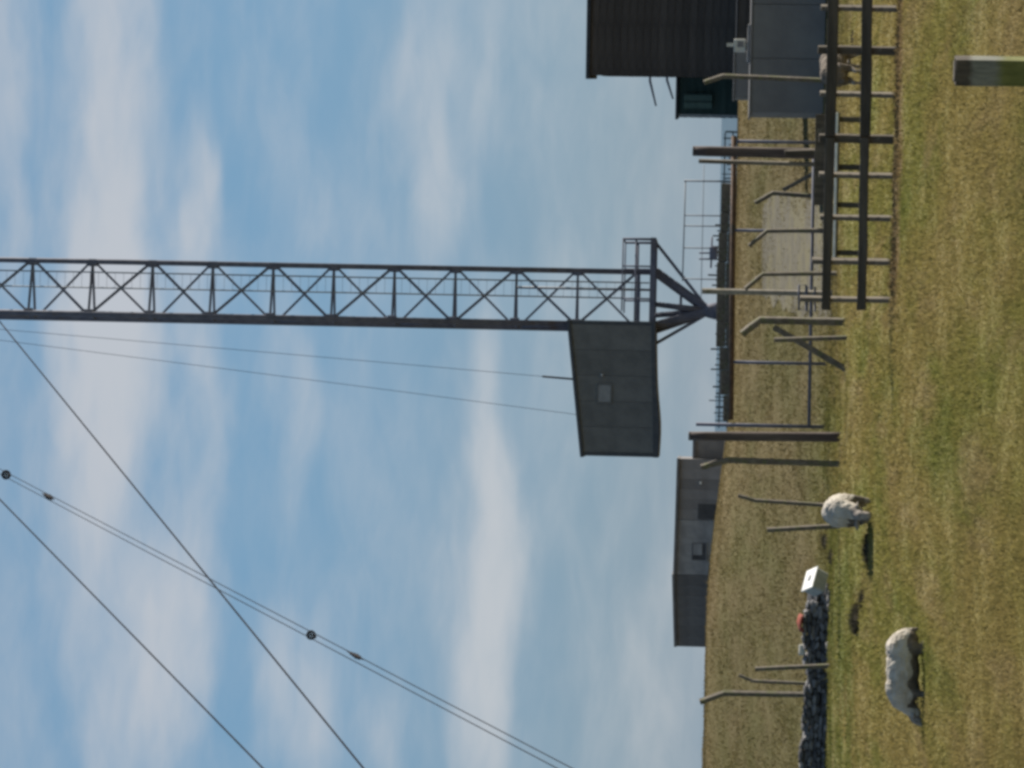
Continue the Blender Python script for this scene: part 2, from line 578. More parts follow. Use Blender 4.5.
# none on the trodden gravel
rel = np.stack([xx, dd, zz - CAM.z], 1)
dep = rel @ np.array(Fw)
ipx, ipy = 512 - F_PX * (rel @ np.array(Up)) / dep, 384 - F_PX * (rel @ np.array(Rt)) / dep
bare = (ipx > 764) & (ipx < 833) & (ipy > 200) & (ipy < 312) & (rng.random(N) < .85 * np.clip(np.minimum(np.minimum(ipx - 764, 833 - ipx) / 14, np.minimum(ipy - 200, 312 - ipy) / 22), 0, 1))
xx, dd, zz = xx[~bare], dd[~bare], zz[~bare]
N = len(xx)
clump = .5 * np.sin(xx * 1.9 + 1.7 * np.sin(dd * .7)) * np.sin(dd * 1.1 + np.sin(xx * 1.3)) + .5 * np.sin(xx * 5.1 + 2 * np.sin(dd * 1.7 + 2)) * np.sin(dd * 2.9 + 1.5 * np.sin(xx * 2.1))
hh = (0.016 + 0.032 * rng.random(N) ** 2) * (1 + .8 * np.clip(clump, -.6, 1)) * np.clip(dd / 34, .8, 1.25)
tall = rng.random(N) < .012
hh[tall] *= 2.4
ww = (0.006 + .006 * rng.random(N)) * np.clip(dd / 28, .8, 1.7)
th = rng.uniform(0, 2 * np.pi, N)
lx, ly = rng.normal(0, .6, N) * hh, rng.normal(0, .6, N) * hh
co = np.empty((N, 3, 3), np.float32)
co[:, 0] = np.stack([xx - np.cos(th) * ww, dd - np.sin(th) * ww, zz - .004], 1)
co[:, 1] = np.stack([xx + np.cos(th) * ww, dd + np.sin(th) * ww, zz - .004], 1)
co[:, 2] = np.stack([xx + lx, dd + ly, zz + hh], 1)
me = bpy.data.meshes.new('grass')
me.vertices.add(N * 3)
me.vertices.foreach_set('co', co.ravel())
me.loops.add(N * 3)
me.loops.foreach_set('vertex_index', np.arange(N * 3, dtype=np.int32))
me.polygons.add(N)
me.polygons.foreach_set('loop_start', np.arange(0, N * 3, 3, dtype=np.int32))
me.polygons.foreach_set('loop_total', np.full(N, 3, np.int32))
me.update(calc_edges=True)
me.materials.append(MATS['grass_blade'])
go = bpy.data.objects.new('grass', me)
COL.objects.link(go)
tag(go, 'short dry grazed grass covering the field', 'grass', kind='stuff')

# ------------------------------------------------------------------ lattice mast
MD = 105.0
foot = at(716, 311, MD)
nodeB = at(578, 270.5, MD)
zr = nodeB.z                                   # a bracing level
PH = 61.3 / (F_PX / MD) / math.cos(PITCH) * 1.0
bB = V((at(640, 272, MD).x, MD, 0))
bA = V((at(640, 325.5, MD).x, MD - .55, 0))
bC = V((at(640, 329.5, MD).x, MD + .55, 0))
zbot = at(652, 300, MD).z
mast = thing('lattice_mast', (foot.x, foot.y, hgt(foot.x, foot.y)), 'tall dark steel lattice mast tapering to a point on its footing', 'mast')
levels = [zr + PH * k for k in range(-1, 15)]
ztop = levels[-1] + .25


def legp(bp_, z):
    return V((bp_.x, bp_.y, z))


def part(parent, name, gm, mat, smooth=False, bevel=0.0):
    return mk(name, gm[0], gm[1], mat, parent, smooth, bevel)


for bp_, r_ in ((bA, .105), (bB, .095), (bC, .105)):
    leg = part(mast, 'leg', tube([legp(bp_, zbot), legp(bp_, ztop)], r_, 10), 'steel', True)
    for k, z in enumerate(levels[1:-1]):
        part(leg, 'joint_plate', box(bp_.x - (.17 if bp_ is bB else .09), bp_.x + (.09 if bp_ is bB else .17), bp_.y - .07, bp_.y + .07, z - .16, z + .16), 'steel', bevel=.02)
for k, z in enumerate(levels):
    for p_, q_ in ((bA, bB), (bC, bB), (bA, bC)):
        part(mast, 'strut', beam(legp(p_, z), legp(q_, z), .075, .075), 'steel')
    if k < len(levels) - 1:
        z2 = levels[k + 1]
        for p_, q_, flip in ((bA, bB, k % 2), (bC, bB, (k + 1) % 2), (bA, bC, k % 2)):
            a, c_ = (p_, q_) if flip else (q_, p_)
            wd = .095 if q_ is bB and p_ is bA else .075
            part(mast, 'diagonal', beam(legp(a, z + .06), legp(c_, z2 - .06), wd, .05), 'steel')
# climbing ladder inside
l1, l2 = at(300, 276.5, MD), at(300, 292, MD)
lad = part(mast, 'ladder', join(*[tube([(x_, MD - .3, zbot + .1), (x_, MD - .3, ztop)], .024, 6) for x_ in (l1.x, l2.x)]), 'steel_thin', True)
z = zbot + .4
while z < at(-20, 290, MD).z:
    part(lad, 'rung', tube([(l1.x, MD - .3, z), (l2.x, MD - .3, z)], .006, 5), 'steel_thin', True)
    z += .3
# tapering base
for bp_, r_ in ((bA, .13), (bB, .16), (bC, .13)):
    part(mast, 'base_leg', tube([legp(bp_, zbot + .02), legp(bp_, zbot - .12), foot + V((0, 0, .25)), foot + V((0, 0, .02))], [r_, r_ * 1.05, .17, .15], 8), 'steel', True)
part(mast, 'base_leg', tube([V((bA.x * .6 + bB.x * .4, MD - .5, zbot - .05)), foot + V((0, 0, .3))], [.09, .12], 8), 'steel', True)
part(mast, 'base_leg', tube([V((bA.x * .8 + bB.x * .2, MD + .6, zbot - .05)), foot + V((0, 0, .3))], [.09, .12], 8), 'steel', True)
mid = [legp(bA, zbot).lerp(foot, .45), legp(bB, zbot).lerp(foot, .45), legp(bC, zbot).lerp(foot, .45)]
for i in range(3):
    part(mast, 'base_tie', beam(mid[i], mid[(i + 1) % 3], .09, .09), 'steel')
part(mast, 'base_joint', tube([foot + V((0, 0, .5)), foot + V((0, 0, .3)), foot + V((0, 0, .05)), foot + V((0, 0, -.08))], [.14, .24, .30, .30], 12), 'steel', True)
gz = hgt(foot.x, foot.y)
part(mast, 'footing', box(foot.x - .55, foot.x + .55, foot.y - .55, foot.y + .55, gz - .15, foot.z - .07), 'concrete', bevel=.04)
# service platform with rails on the right side
xr = at(653, 239.5, MD).x
xl = at(653, 346, MD).x
plat = part(mast, 'platform', join(box(xl, xr, MD - 1.4, MD - 1.28, zbot - .13, zbot + .06), box(xl, xr, MD + 1.28, MD + 1.4, zbot - .13, zbot + .06),
            box(xr - .12, xr, MD - 1.28, MD + 1.28, zbot - .13, zbot + .06), box(xl, xl + .12, MD - 1.28, MD + 1.28, zbot - .13, zbot + .06)), 'steel')
k = xl + .3
while k < xr - .2:
    part(plat, 'deck_bar', box(k, k + .05, MD - 1.27, MD + 1.27, zbot - .02, zbot + .03), 'steel')
    k += .16
zt = at(624, 260, MD).z
zm = at(637, 260, MD).z
for yy_ in (MD - 1.33, MD + 1.33):
    for x_ in (xr - .06, at(650, 268, MD).x, at(650, 300, MD).x):
        part(plat, 'rail_post', tube([(x_, yy_, zbot + .05), (x_, yy_, zt)], .045 if x_ > xr - .1 else .03, 6), 'steel', True)
    part(plat, 'top_rail', tube([(xr - .06, yy_, zt), (at(624, 312, MD).x, yy_, zt)], .025, 6), 'steel', True)
    part(plat, 'middle_rail', tube([(xr - .06, yy_, zm), (at(637, 322, MD).x, yy_, zm)], .035, 6), 'steel', True)
part(plat, 'end_rail', tube([(xr - .06, MD - 1.33, zt), (xr - .06, MD + 1.33, zt)], .03, 6), 'steel', True)
part(plat, 'brace', beam((xr - .12, MD, zbot - .1), foot + V((.12, 0, .32)), .11, .11), 'steel')
part(plat, 'brace', beam((xl + .05, MD, zbot - .1), foot + V((-.12, 0, .32)), .11, .11), 'steel')
# short stub pipe inside the third bay
part(mast, 'cable_duct', tube([(at(500, 287, MD).x, MD, at(517, 287, MD).z), (at(500, 287, MD).x, MD, zbot)], .045, 6), 'steel_thin', True)

# ------------------------------------------------------------------ hut bolted to the mast
hx1 = at(612, 322, MD).x
hx0 = at(612, 455, MD).x
hy0, hy1 = MD - 1.55, MD + 1.35
zb0 = at(653, 335, MD).z
ztr = at(571, 322, MD).z
ztl = at(584, 455, MD).z
zbl = at(655, 455, MD).z
hut = thing('equipment_hut', ((hx0 + hx1) / 2, MD, zb0), 'grey-green sheet metal hut hanging on the side of the lattice mast', 'hut')
hf = lambda x_: (x_ - hx0) / (hx1 - hx0)
zroof = lambda x_: ztl + (ztr - ztl) * hf(x_)
zflo = lambda x_: zbl + (zb0 - zbl) * hf(x_)
nP = 5
for k in range(nP):
    xa, xb = hx0 + .12 + (hx1 - hx0 - .24) * k / nP + .003, hx0 + .12 + (hx1 - hx0 - .24) * (k + 1) / nP - .003
    for y_, dy in ((hy0, .05), (hy1, -.05)):
        v_ = [V((x_, yy_, z_)) for x_ in (xa, xb) for yy_ in (y_, y_ + dy) for z_ in (zflo(x_) + .02, zroof(x_) - .05)]
        part(hut, 'wall_panel', (v_, BF), 'hut_sheet', bevel=.008)
for k in range(3):
    ya, yb = hy0 + .06 + (hy1 - hy0 - .12) * k / 3, hy0 + .06 + (hy1 - hy0 - .12) * (k + 1) / 3 - .015
    for x_ in (hx0, hx1 - .05):
        part(hut, 'wall_panel', box(x_, x_ + .05, ya, yb, zflo(x_) + .02, zroof(x_) - .05), 'hut_sheet', bevel=.008)
for x_ in (hx0 + .055, hx1 - .055):
    for y_ in (hy0 + .04, hy1 - .04):
        part(hut, 'corner_trim', beam((x_, y_, zflo(x_) - .02), (x_, y_, zroof(x_) - .03), .13, .11), 'hut_trim', bevel=.01)
rv = [V((x_, y_, zroof(x_) + dz)) for x_ in (hx0 - .06, hx1 + .02) for y_ in (hy0 - .1, hy1 + .1) for dz in (-.05, .07)]
part(hut, 'roof', (rv, BF), 'hut_trim', bevel=.015)
# floor tray with a sagging edge
tv, tf = [], []
for k in range(13):
    x_ = hx0 - .02 + (hx1 - hx0 + .04) * k / 12
    sag = -.03 - .10 * math.exp(-((hf(x_) - .22) / .22) ** 2)
    for y_ in (hy0 - .04, hy1 + .04):
        tv += [V((x_, y_, zflo(x_) + .03)), V((x_, y_, zflo(x_) - .08 + sag))]
for k in range(12):
    a = k * 4
    tf += [(a, a + 1, a + 5, a + 4), (a + 2, a + 6, a + 7, a + 3), (a, a + 4, a + 6, a + 2), (a + 1, a + 3, a + 7, a + 5)]
tf += [(0, 2, 3, 1), (48, 49, 51, 50)]
part(hut, 'floor_tray', (tv, tf), 'hut_trim')
wa, wb = at(598, 402, MD - 1.6), at(611, 385, MD - 1.6)
part(hut, 'core', ([V((x_, y_, z_)) for x_ in (hx0 + .07, hx1 - .07) for y_ in (hy0 + .07, hy1 - .07) for z_ in (zflo(x_) + .04, zroof(x_) - .07)], BF), 'hut_sheet')  # unseen filler added to stop sun showing through the panel gaps
win = part(hut, 'window', box(wa.x, wb.x, hy0 - .03, hy0 + .02, wb.z, wa.z), 'hut_glass', bevel=.01)
for (xa, xb, za, zc) in ((wa.x - .05, wa.x - .004, wb.z - .05, wa.z + .05), (wb.x + .004, wb.x + .05, wb.z - .05, wa.z + .05),
                         (wa.x - .002, wb.x + .002, wb.z - .05, wb.z - .004), (wa.x - .002, wb.x + .002, wa.z + .004, wa.z + .05)):
    part(win, 'frame', box(xa, xb, hy0 - .045, hy0 + .01, za, zc), 'hut_sheet')
la = at(602, 375, MD - 1.6)
part(hut, 'lamp', tube([(la.x, hy0 - .14, la.z), (la.x, hy0 + .02, la.z)], .05, 8), 'dull_white', True)
for y_ in (hy0 + .25, hy1 - .25):
    part(hut, 'bracket', beam((hx0 + .3, y_, zflo(hx0 + .3) - .02), (hx1 + .15, y_, zb0 - .02), .1, .12), 'steel')

# ------------------------------------------------------------------ guys and drop wires
def sagline(p, q, sag, n=24):
    return [V(p).lerp(V(q), i / n) - V((0, 0, 4 * sag * (i / n) * (1 - i / n))) for i in range(n + 1)]


lA = lambda z_: V((bA.x, bA.y, z_))
gA_top = lA(at(-4, 318, MD).z)
gB_top = lA(at(-186, 314, MD).z)
ancp = V((-14.9, 45, 0))
ancp.z = hgt(ancp.x, ancp.y)


def through(p_img1, p_img2, dp, top):
    """anchor on the ground for a guy from top that is seen along the picture line img1-img2, at depth dp"""
    (x1, y1), (x2, y2) = p_img1, p_img2
    a = at(x1, y1, MD) - CAM
    c_ = at(x2, y2, MD) - CAM
    nrm_ = a.cross(c_).normalized()
    # in the plane through the camera: solve x for given depth on the ground
    z_ = 0.05
    xg = -(nrm_.y * dp + nrm_.z * (z_ - CAM.z)) / nrm_.x
    return V((xg, dp, hgt(xg, dp)))


def toplane(p_img1, p_img2, base):
    (x1, y1), (x2, y2) = p_img1, p_img2
    nrm_ = (at(x1, y1, MD) - CAM).cross(at(x2, y2, MD) - CAM).normalized()
    z_ = CAM.z - (nrm_.x * (base.x - CAM.x) + nrm_.y * (base.y - CAM.y)) / nrm_.z
    return V((base.x, base.y, z_))


def guy(label, i1, i2, depth, rad, double=0.0, fittings=()):
    top = toplane(i1, i2, V((bA.x - .1, bA.y, 0)))
    bot = through(i1, i2, depth, top)
    o = thing('guy_wire', bot, label, 'guy wire', 'guy wires of the mast')
    pts = [top.lerp(bot, t / 16) for t in range(17)]
    side = V((1, 0, 0)) - (bot - top).normalized() * (bot - top).normalized().x
    side.normalize()
    if double:
        for s in (-.5, .5):
            part(o, 'strand', tube([p_ + side * double * s for p_ in pts], rad, 6), 'wire', True)
    else:
        part(o, 'strand', tube(pts, rad, 6), 'wire', True)
    dirv = (bot - top).normalized()
    dp = V((dirv.x, 0, dirv.z)).normalized()          # rings hang flat-on, across the line
    sp_ = V((dp.z, 0, -dp.x))
    for (kind, ix, off) in fittings:
        lo, hi = 0.0, 1.0
        for _ in range(40):                       # where along the wire is picture column ix
            t = (lo + hi) / 2
            d_ = top.lerp(bot, t) - CAM
            u_ = 512 + F_PX * d_.dot(-Up) / d_.dot(Fw)
            lo, hi = (t, hi) if u_ < ix else (lo, t)
        c_ = top.lerp(bot, t)
        ppm = F_PX / c_.y
        if kind == 'ring':
            r_ = 3.6 / ppm
            part(o, 'shackle_ring', tube([c_ + dp * r_ * math.cos(a) + sp_ * r_ * math.sin(a) for a in np.linspace(0, 2 * math.pi, 20)[:-1]], r_ * .38, 8, True), 'porcelain', True)
            part(o, 'shackle', tube([c_ + dp * r_ * 1.0, c_ + dirv * r_ * 3.2], [r_ * .5, r_ * .35], 8), 'porcelain', True)
            part(o, 'egg_insulator', tube([c_ - dirv * r_ * .45, c_ - dirv * r_ * .2, c_ + dirv * r_ * .2, c_ + dirv * r_ * .45], [r_ * .25, r_ * .55, r_ * .5, r_ * .2], 8), 'steel_thin', True)
        else:
            L = 21 / ppm
            c_ = c_ + side * double * off
            prof, rd = [], []
            for i in range(13):
                prof.append(c_ + dirv * L * (i / 12 * 2 - 1))
                rd.append(L * (.025 if i in (0, 1, 11, 12) else (.12 if i % 2 else .06) * (1.15 - abs(i - 7) * .1)))
            part(o, 'rod_insulator', tube(prof, rd, 8), 'porcelain', True)
    # concrete anchor block in the ground
    part(o, 'anchor_block', box(bot.x - .5, bot.x + .5, bot.y - .5, bot.y + .5, bot.z - .3, bot.z + .12), 'concrete', bevel=.03)
    return o


guy('single dark guy wire meeting the mast at the picture edge, crossing the double wire', (0, 322), (362, 768), 47, .025)
guy('single dark guy wire farthest from the mast, below the double wire', (0, 500), (262, 768), 44, .022)
guy('double guy wire with ring shackles and rod insulators', (0, 472), (562, 768), 36, .0085, .115, (('ring', 6, 0), ('rod', 48, .1), ('ring', 311, 0), ('rod', 355, .4)))
top = lA(at(-262, 304, MD).z)
for (ex, ey, lab, rod) in ((572, 379, 'thin drop wire ending in a rod on the hut roof, nearer the mast', True), (580, 415, 'thin drop wire reaching the middle of the hut roof, farther from the mast', False)):
    q_ = at(ex, ey, MD - .1)
    o = thing('drop_wire', q_, lab, 'wire', 'thin wires down to the hut')
    line = sagline(top, q_, .25)
    part(o, 'strand', tube(line, .009, 5), 'wire', True)
    if rod:
        part(o, 'rod', tube([q_ + (top - q_).normalized() * 1.05, q_ - (top - q_).normalized() * .06], .035, 6), 'porcelain', True)
    else:
        part(o, 'clamp', tube([q_ + V((0, 0, .1)), q_ - V((0, 0, .05))], .03, 6), 'porcelain', True)

# ------------------------------------------------------------------ dark shed at the right with its annex
def boards(parent, name, mat, p0, p1, z0, z1, n, thick=.03, lean=.012):
    """lapped horizontal boards on the line p0-p1 (outside = left of p0->p1)"""
    d_ = (p1 - p0).normalized()
    out = V((d_.y, -d_.x, 0))
    hb = (z1 - z0) / n
    for i in range(n):
        za = z0 + hb * i
        a0, a1 = p0 + out * thick, p1 + out * thick
        b0, b1 = p0 + out * (thick - lean), p1 + out * (thick - lean)
        r0 = random.uniform(-.003, .003)
        v_ = []
        for (lo_, hi_, base_) in ((a0, b0, p0), (a1, b1, p1)):
            v_ += [V((base_.x, base_.y, za + .003)), V((base_.x, base_.y, za + hb - .003)),
                   V((lo_.x, lo_.y, za - .006)) + out * r0, V((hi_.x, hi_.y, za + hb - .004)) + out * r0]
        part(parent, name, (v_, [(0, 1, 3, 2), (4, 6, 7, 5), (0, 4, 5, 1), (2, 3, 7, 6), (0, 2, 6, 4), (1, 5, 7, 3)]), mat)


SDp = 107.0
c0 = at(700, 77, SDp)
ang = math.atan2(c0.x, c0.y)
ax = V((math.cos(ang), -math.sin(ang), 0))       # along the front, to the right
ay = V((math.sin(ang), math.cos(ang), 0))        # away from the camera
gz = hgt(c0.x, c0.y) - .1
sztop = at(590, 77, SDp).z
o0 = V((c0.x, c0.y, 0))
shed = thing('timber_shed', (c0.x, c0.y, gz), 'tall dark timber shed with a flat roof at the edge of the picture', 'shed')
W_, D_ = 7.0, 6.0
v_ = [o0 + ax * a + ay * c_ + V((0, 0, z_)) for a in (.02, W_ - .02) for c_ in (.02, D_ - .02) for z_ in (gz - .2, sztop - .02)]
part(shed, 'core', (v_, BF), 'shed_board')
nbd = 20
boards(shed, 'board', 'shed_board', o0 + ay * 0, o0 + ax * W_, gz, sztop, nbd)
boards(shed, 'board', 'shed_board', o0 + ay * D_, o0 + ay * 0, gz, sztop - .42, nbd)
rf = [o0 + ax * a + ay * c_ + V((0, 0, z_)) for a in (-.13, W_ + .13) for c_ in (-.16, D_ + .16) for z_ in (sztop + .0, sztop + .15)]
part(shed, 'roof', (rf, BF), 'roof_felt', bevel=.02)
for (px, py, qx, qy) in ((650, 81, 656, 106), (667, 80, 673, 99)):
    part(shed, 'bracket_rod', tube([at(px, py - 4, SDp), at(px, py, SDp), at(qx, qy, SDp)], [.04, .045, .03], 6), 'steel', True)

AD = 109.5
a0_ = at(700, 117, AD)
a1_ = at(700, 60, AD)
agz = hgt(a0_.x, a0_.y) - .1
aztop = at(678, 117, AD).z
annex = thing('shed_annex', (a0_.x, a0_.y, agz), 'low dark green lean-to beside the tall dark shed', 'shed')
oo = V((a0_.x, a0_.y, 0))
WA, DA = a1_.x - a0_.x, 3.0
v_ = [oo + ax * a + ay * c_ + V((0, 0, z_)) for a in (.03, WA) for c_ in (.03, DA) for z_ in (agz - .2, aztop - .02)]
part(annex, 'core', (v_, BF), 'annex_board')
boards(annex, 'board', 'annex_board', oo + ax * .1, oo + ax * WA, agz, aztop - .03, 8)
boards(annex, 'board', 'annex_board', oo + ay * DA, oo, agz, aztop - .03, 8)
part(annex, 'corner_board', beam(oo + V((0.04, -.02, agz)) , oo + V((.04, -.02, aztop)), .10, .10), 'dull_white')
w0_, w1_ = at(712, 110, AD - .06), at(684, 95, AD - .06)
wn = part(annex, 'window', box(w0_.x, w1_.x, AD - .32, AD - .25, w0_.z, w1_.z), 'green_pane', bevel=.01)
for k in range(3):
    xk = w0_.x + (w1_.x - w0_.x) * k / 2
    part(wn, 'bar', box(xk - .025, xk + .025, AD - .345, AD - .323, w0_.z - .03, w1_.z + .03), 'annex_board')
rf = [oo + ax * a + ay * c_ + V((0, 0, z_)) for a in (-.10, WA) for c_ in (-.14, DA + .14) for z_ in (aztop + .0, aztop + .10)]
part(annex, 'roof', (rf, BF), 'roof_felt', bevel=.015)

# low dark store in front of the shed
LD = 85.0
l0_, l1_ = at(745, 50, LD), at(745, -110, LD)
lz = at(737, 40, LD).z
lgz = hgt(l0_.x, LD) - .1
store = thing('low_store', (l0_.x, LD, lgz), 'low dark timber store between the tall shed and the grey tank', 'store')
part(store, 'core', box(l0_.x, l1_.x, LD, LD + 1.5, lgz - .1, lz - .02), 'shed_board')
for k in range(3):
    za, zc = lgz + (lz - lgz) * k / 3, lgz + (lz - lgz) * (k + 1) / 3
    part(store, 'board', box(l0_.x - .01, l1_.x, LD - .03 + .004 * k, LD - .002, za + .004, zc - .004), 'shed_board', bevel=.004)
part(store, 'lid', box(l0_.x - .04, l1_.x + .04, LD - .06, LD + 1.55, lz - .018, lz + .03), 'roof_felt', bevel=.008)

# grey tank in front of the shed
TD = 66.5
t0_ = at(800, 113, TD)
tgz = hgt(t0_.x, t0_.y) - .05
tz = at(750, 60, TD).z
tank = thing('storage_tank', (t0_.x, TD, tgz), 'long flat-sided grey steel tank behind the rail fence', 'tank')
TX = 6.0
part(tank, 'body', box(t0_.x + .03, t0_.x + TX, TD + .03, TD + 1.6, tgz, tz - .03), 'tank_paint')
for k in range(5):
    xa = t0_.x + TX * k / 5
    part(tank, 'side_panel', box(xa + .006, xa + TX / 5 - .006, TD, TD + .028, tgz + .04, tz - .05), 'tank_paint', bevel=.006)
part(tank, 'rim', box(t0_.x - .02, t0_.x + TX, TD - .025, TD + 1.63, tz - .045, tz), 'tank_paint', bevel=.008)
part(tank, 'lid', box(t0_.x + 1.2, t0_.x + 2.0, TD + .3, TD + 1.1, tz + .002, tz + .06), 'tank_paint', bevel=.02)

CD = 72.0
k0, k1 = at(742, 98, CD), at(742, 51, CD)
cgz = hgt(k0.x, CD) - .05
cz = at(735, 75, CD).z
cab = thing('grey_cabinet', (k0.x, CD, cgz), 'plain grey cabinet standing behind the steel tank', 'cabinet')
part(cab, 'body', box(k0.x, k1.x, CD, CD + .6, cgz, cz), 'tank_paint', bevel=.015)
part(cab, 'top', box(k0.x - .03, k1.x + .03, CD - .03, CD + .63, cz + .002, cz + .04), 'tank_paint', bevel=.01)
for s in (0, 1):
    xa = k0.x + (k1.x - k0.x) * s / 2
    part(cab, 'door', box(xa + .02, xa + (k1.x - k0.x) / 2 - .02, CD - .02, CD - .002, cgz + .1, cz - .06), 'tank_paint', bevel=.005)
m0, m1 = at(748, 52, TD + .5), at(734, 39, TD + .5)
fl = thing('flood_lamp', ((m0.x + m1.x) / 2, TD + .5, tz), 'small cream lamp box on top of the grey tank', 'lamp')
part(fl, 'stand', box((m0.x + m1.x) / 2 - .03, (m0.x + m1.x) / 2 + .03, TD + .47, TD + .53, tz - .002, m0.z + .03), 'cream_paint')
part(fl, 'housing', box(m0.x, m1.x, TD + .42, TD + .6, m0.z + .05, m1.z), 'cream_paint', bevel=.02)
part(fl, 'lens', box(m0.x + .1, m1.x - .06, TD + .405, TD + .418, m0.z + .1, m1.z - .08), 'tank_paint')
part(fl, 'visor', box(m0.x + .12, m0.x + .19, TD + .45, TD + .55, m1.z + .002, m1.z + .16), 'cream_paint')

# ------------------------------------------------------------------ rubble of the derelict building on the left
BD = 190.0
ppm = F_PX / BD
bl = lambda y_: at(700, y_, BD).x
bz = lambda x_, y_: at(x_, y_, BD).z
gz = hgt(bl(550), BD) - .1
der = thing('derelict_building', (bl(550), BD, gz), 'long low derelict building with brown, pale grey and dark slate bays', 'building')


def bay(yr, yl, xt_r, xt_l, mat, n, depth=6.0):
    xa, xb = bl(yl), bl(yr)
    part(der, 'wall', ([V((x_, y_, z_)) for x_, zt_ in ((xa, bz(xt_l, yl)), (xb, bz(xt_r, yr))) for y_ in (BD + .05, BD + depth) for z_ in (gz - .3, zt_ - .05)], BF), mat)
    for k in range(n):
        f0, f1 = k / n, (k + 1) / n
        x0_, x1_ = xa + (xb - xa) * f0 + .005, xa + (xb - xa) * f1 - .005
        zt0 = bz(xt_l, yl) + (bz(xt_r, yr) - bz(xt_l, yl)) * f0 - .1
        zt1 = bz(xt_l, yl) + (bz(xt_r, yr) - bz(xt_l, yl)) * f1 - .1
        o_ = random.uniform(0, .02)
        part(der, 'cladding_sheet', ([V((x0_, BD - o_, gz)), V((x0_, BD - o_, zt0)), V((x0_, BD + .045, gz)), V((x0_, BD + .045, zt0)),
                                      V((x1_, BD - o_, gz)), V((x1_, BD - o_, zt1)), V((x1_, BD + .045, gz)), V((x1_, BD + .045, zt1))], BF), mat)
    part(der, 'roof', ([V((x_, y_, zt_ + dz)) for x_, zt_ in ((xa - .02, bz(xt_l, yl)), (xb + .02, bz(xt_r, yr))) for y_ in (BD - .25, BD + depth + .2) for dz in (-.045, .13)], BF), 'slate_sheet')


bay(459, 520, 679, 677, 'brown_sheet', 6)
bay(520.3, 575, 677, 675, 'grey_render', 3)
bay(575.3, 647, 674, 676, 'slate_sheet', 7)
xa, xb = bl(459), bl(436)
part(der, 'side_block', box(xa + .03, xb, BD + 1, BD + 5, gz - .3, bz(696, 448)), 'brown_sheet')
part(der, 'side_roof', box(xa + .03, xb + .15, BD + .8, BD + 5.2, bz(696, 448) + .003, bz(696, 448) + .22), 'slate_sheet')
part(der, 'doorway', box(bl(519), bl(504), BD - .06, BD - .025, gz, bz(698, 510)), 'opening_dark')
win = part(der, 'window', box(bl(560), bl(543), BD - .06, BD - .025, bz(706, 550), bz(692, 550)), 'opening_dark')
part(win, 'sheet', box(bl(555), bl(543.5), BD - .10, BD - .065, bz(702, 550), bz(693, 550)), 'grey_render')
part(win, 'sill', box(bl(560.5), bl(542.5), BD - .2, BD - .07, bz(706.8, 550), bz(706.05, 550)), 'grey_render')
part(der, 'lamp', box(bl(484), bl(481.5), BD - .3, BD - .03, bz(701.5, 483), bz(699.5, 483)), 'white_paint')

# ------------------------------------------------------------------ compound on the crest: low wall, palisade, gantry
WD = 99.5
wl = thing('low_wall', (at(725, 300, WD).x, WD, hgt(2.5, WD)), 'low grey block wall along the crest beneath the mast', 'wall')
segs = [(183, 716.5 + 5), (212, 720), (232, 718.5), (262, 716.5), (292, 716), (322, 716.5), (347, 719), (370, 721), (395, 723), (421, 725)]
for (ya, xt), (yb, _) in zip(segs[:-1], segs[1:]):
    xa, xb = at(725, yb, WD).x, at(725, ya, WD).x
    zt_ = at(xt, (ya + yb) / 2, WD).z
    zg = hgt(xa, WD) - .15
    n_ = 2
    zmid = zt_ - .30
    part(wl, 'block', box(xa + .008, xb - .008, WD + random.uniform(-.01, .01), WD + .4, zmid + .006, zt_ + random.uniform(-.02, .02)), 'old_concrete', bevel=.02)
    part(wl, 'block', box(xa + .012, xb - .012, WD - .03, WD + .42, zg, zmid - .006), 'old_concrete', bevel=.02)

PD = 103.0
pal = thing('palisade_fence', (at(720, 280, PD).x, PD, hgt(3, PD)), 'uneven pale fence sticking up behind the low grey wall', 'fence')
y_ = 132
while y_ < 428:
    p_ = at(720, y_, PD)
    zg = hgt(p_.x, PD)
    if y_ < 222:
        xt = 725 + random.uniform(-3.5, 4)
    else:
        xt = random.choice([714, 716, 712, 717, 715]) + random.uniform(-1.5, 1.5)
        if random.random() < .09:
            xt -= 6
    if not (300 < y_ < 325):
        zt_ = max(zg + .3, at(xt, y_, PD).z)
        wd = .05
        part(pal, 'pale', beam((p_.x, PD, zg - .1), (p_.x + random.uniform(-.02, .02), PD, zt_), wd * random.uniform(.7, 1.5), .02), 'galvanised')
    y_ += random.uniform(3.6, 6.5)
xa, xb = at(720, 428, PD).x, at(720, 132, PD).x
for dz in (.15, .42):
    part(pal, 'rail', box(xa, xb, PD + .02, PD + .06, hgt(3, PD) + dz, hgt(3, PD) + dz + .05), 'galvanised')

GD = 102.0
gan = thing('pipe_gantry', (at(700, 230, GD).x, GD, hgt(5, GD)), 'thin tubular frame rising above the palisade right of the mast foot', 'frame')
zg = hgt(5, GD) - .1
zt_ = at(684, 230, GD).z
for y_ in (181, 215.5, 226, 248, 279):
    x_ = at(700, y_, GD).x
    part(gan, 'post', tube([(x_, GD, zg), (x_, GD, at(684 if y_ < 230 else 683, y_, GD).z)], .022 if y_ > 200 else .03, 6), 'steel_thin', True)
xa, xb = at(684, 281, GD).x, at(684, 180.5, GD).x
part(gan, 'top_rail', tube([(xa, GD, at(682.5, 281, GD).z), (xb, GD, at(685.5, 181, GD).z)], .022, 6), 'steel_thin', True)
part(gan, 'middle_rail', tube([(at(703, 300, GD).x, GD, at(701, 300, GD).z), (at(703, 165, GD).x, GD, at(704, 165, GD).z)], .012, 6), 'steel_thin', True)
ct = at(714, 252, 101)
unit = thing('switch_gear', (ct.x, 101, hgt(ct.x, 101)), 'dark boxy unit with two horns on a post behind the low wall', 'equipment')
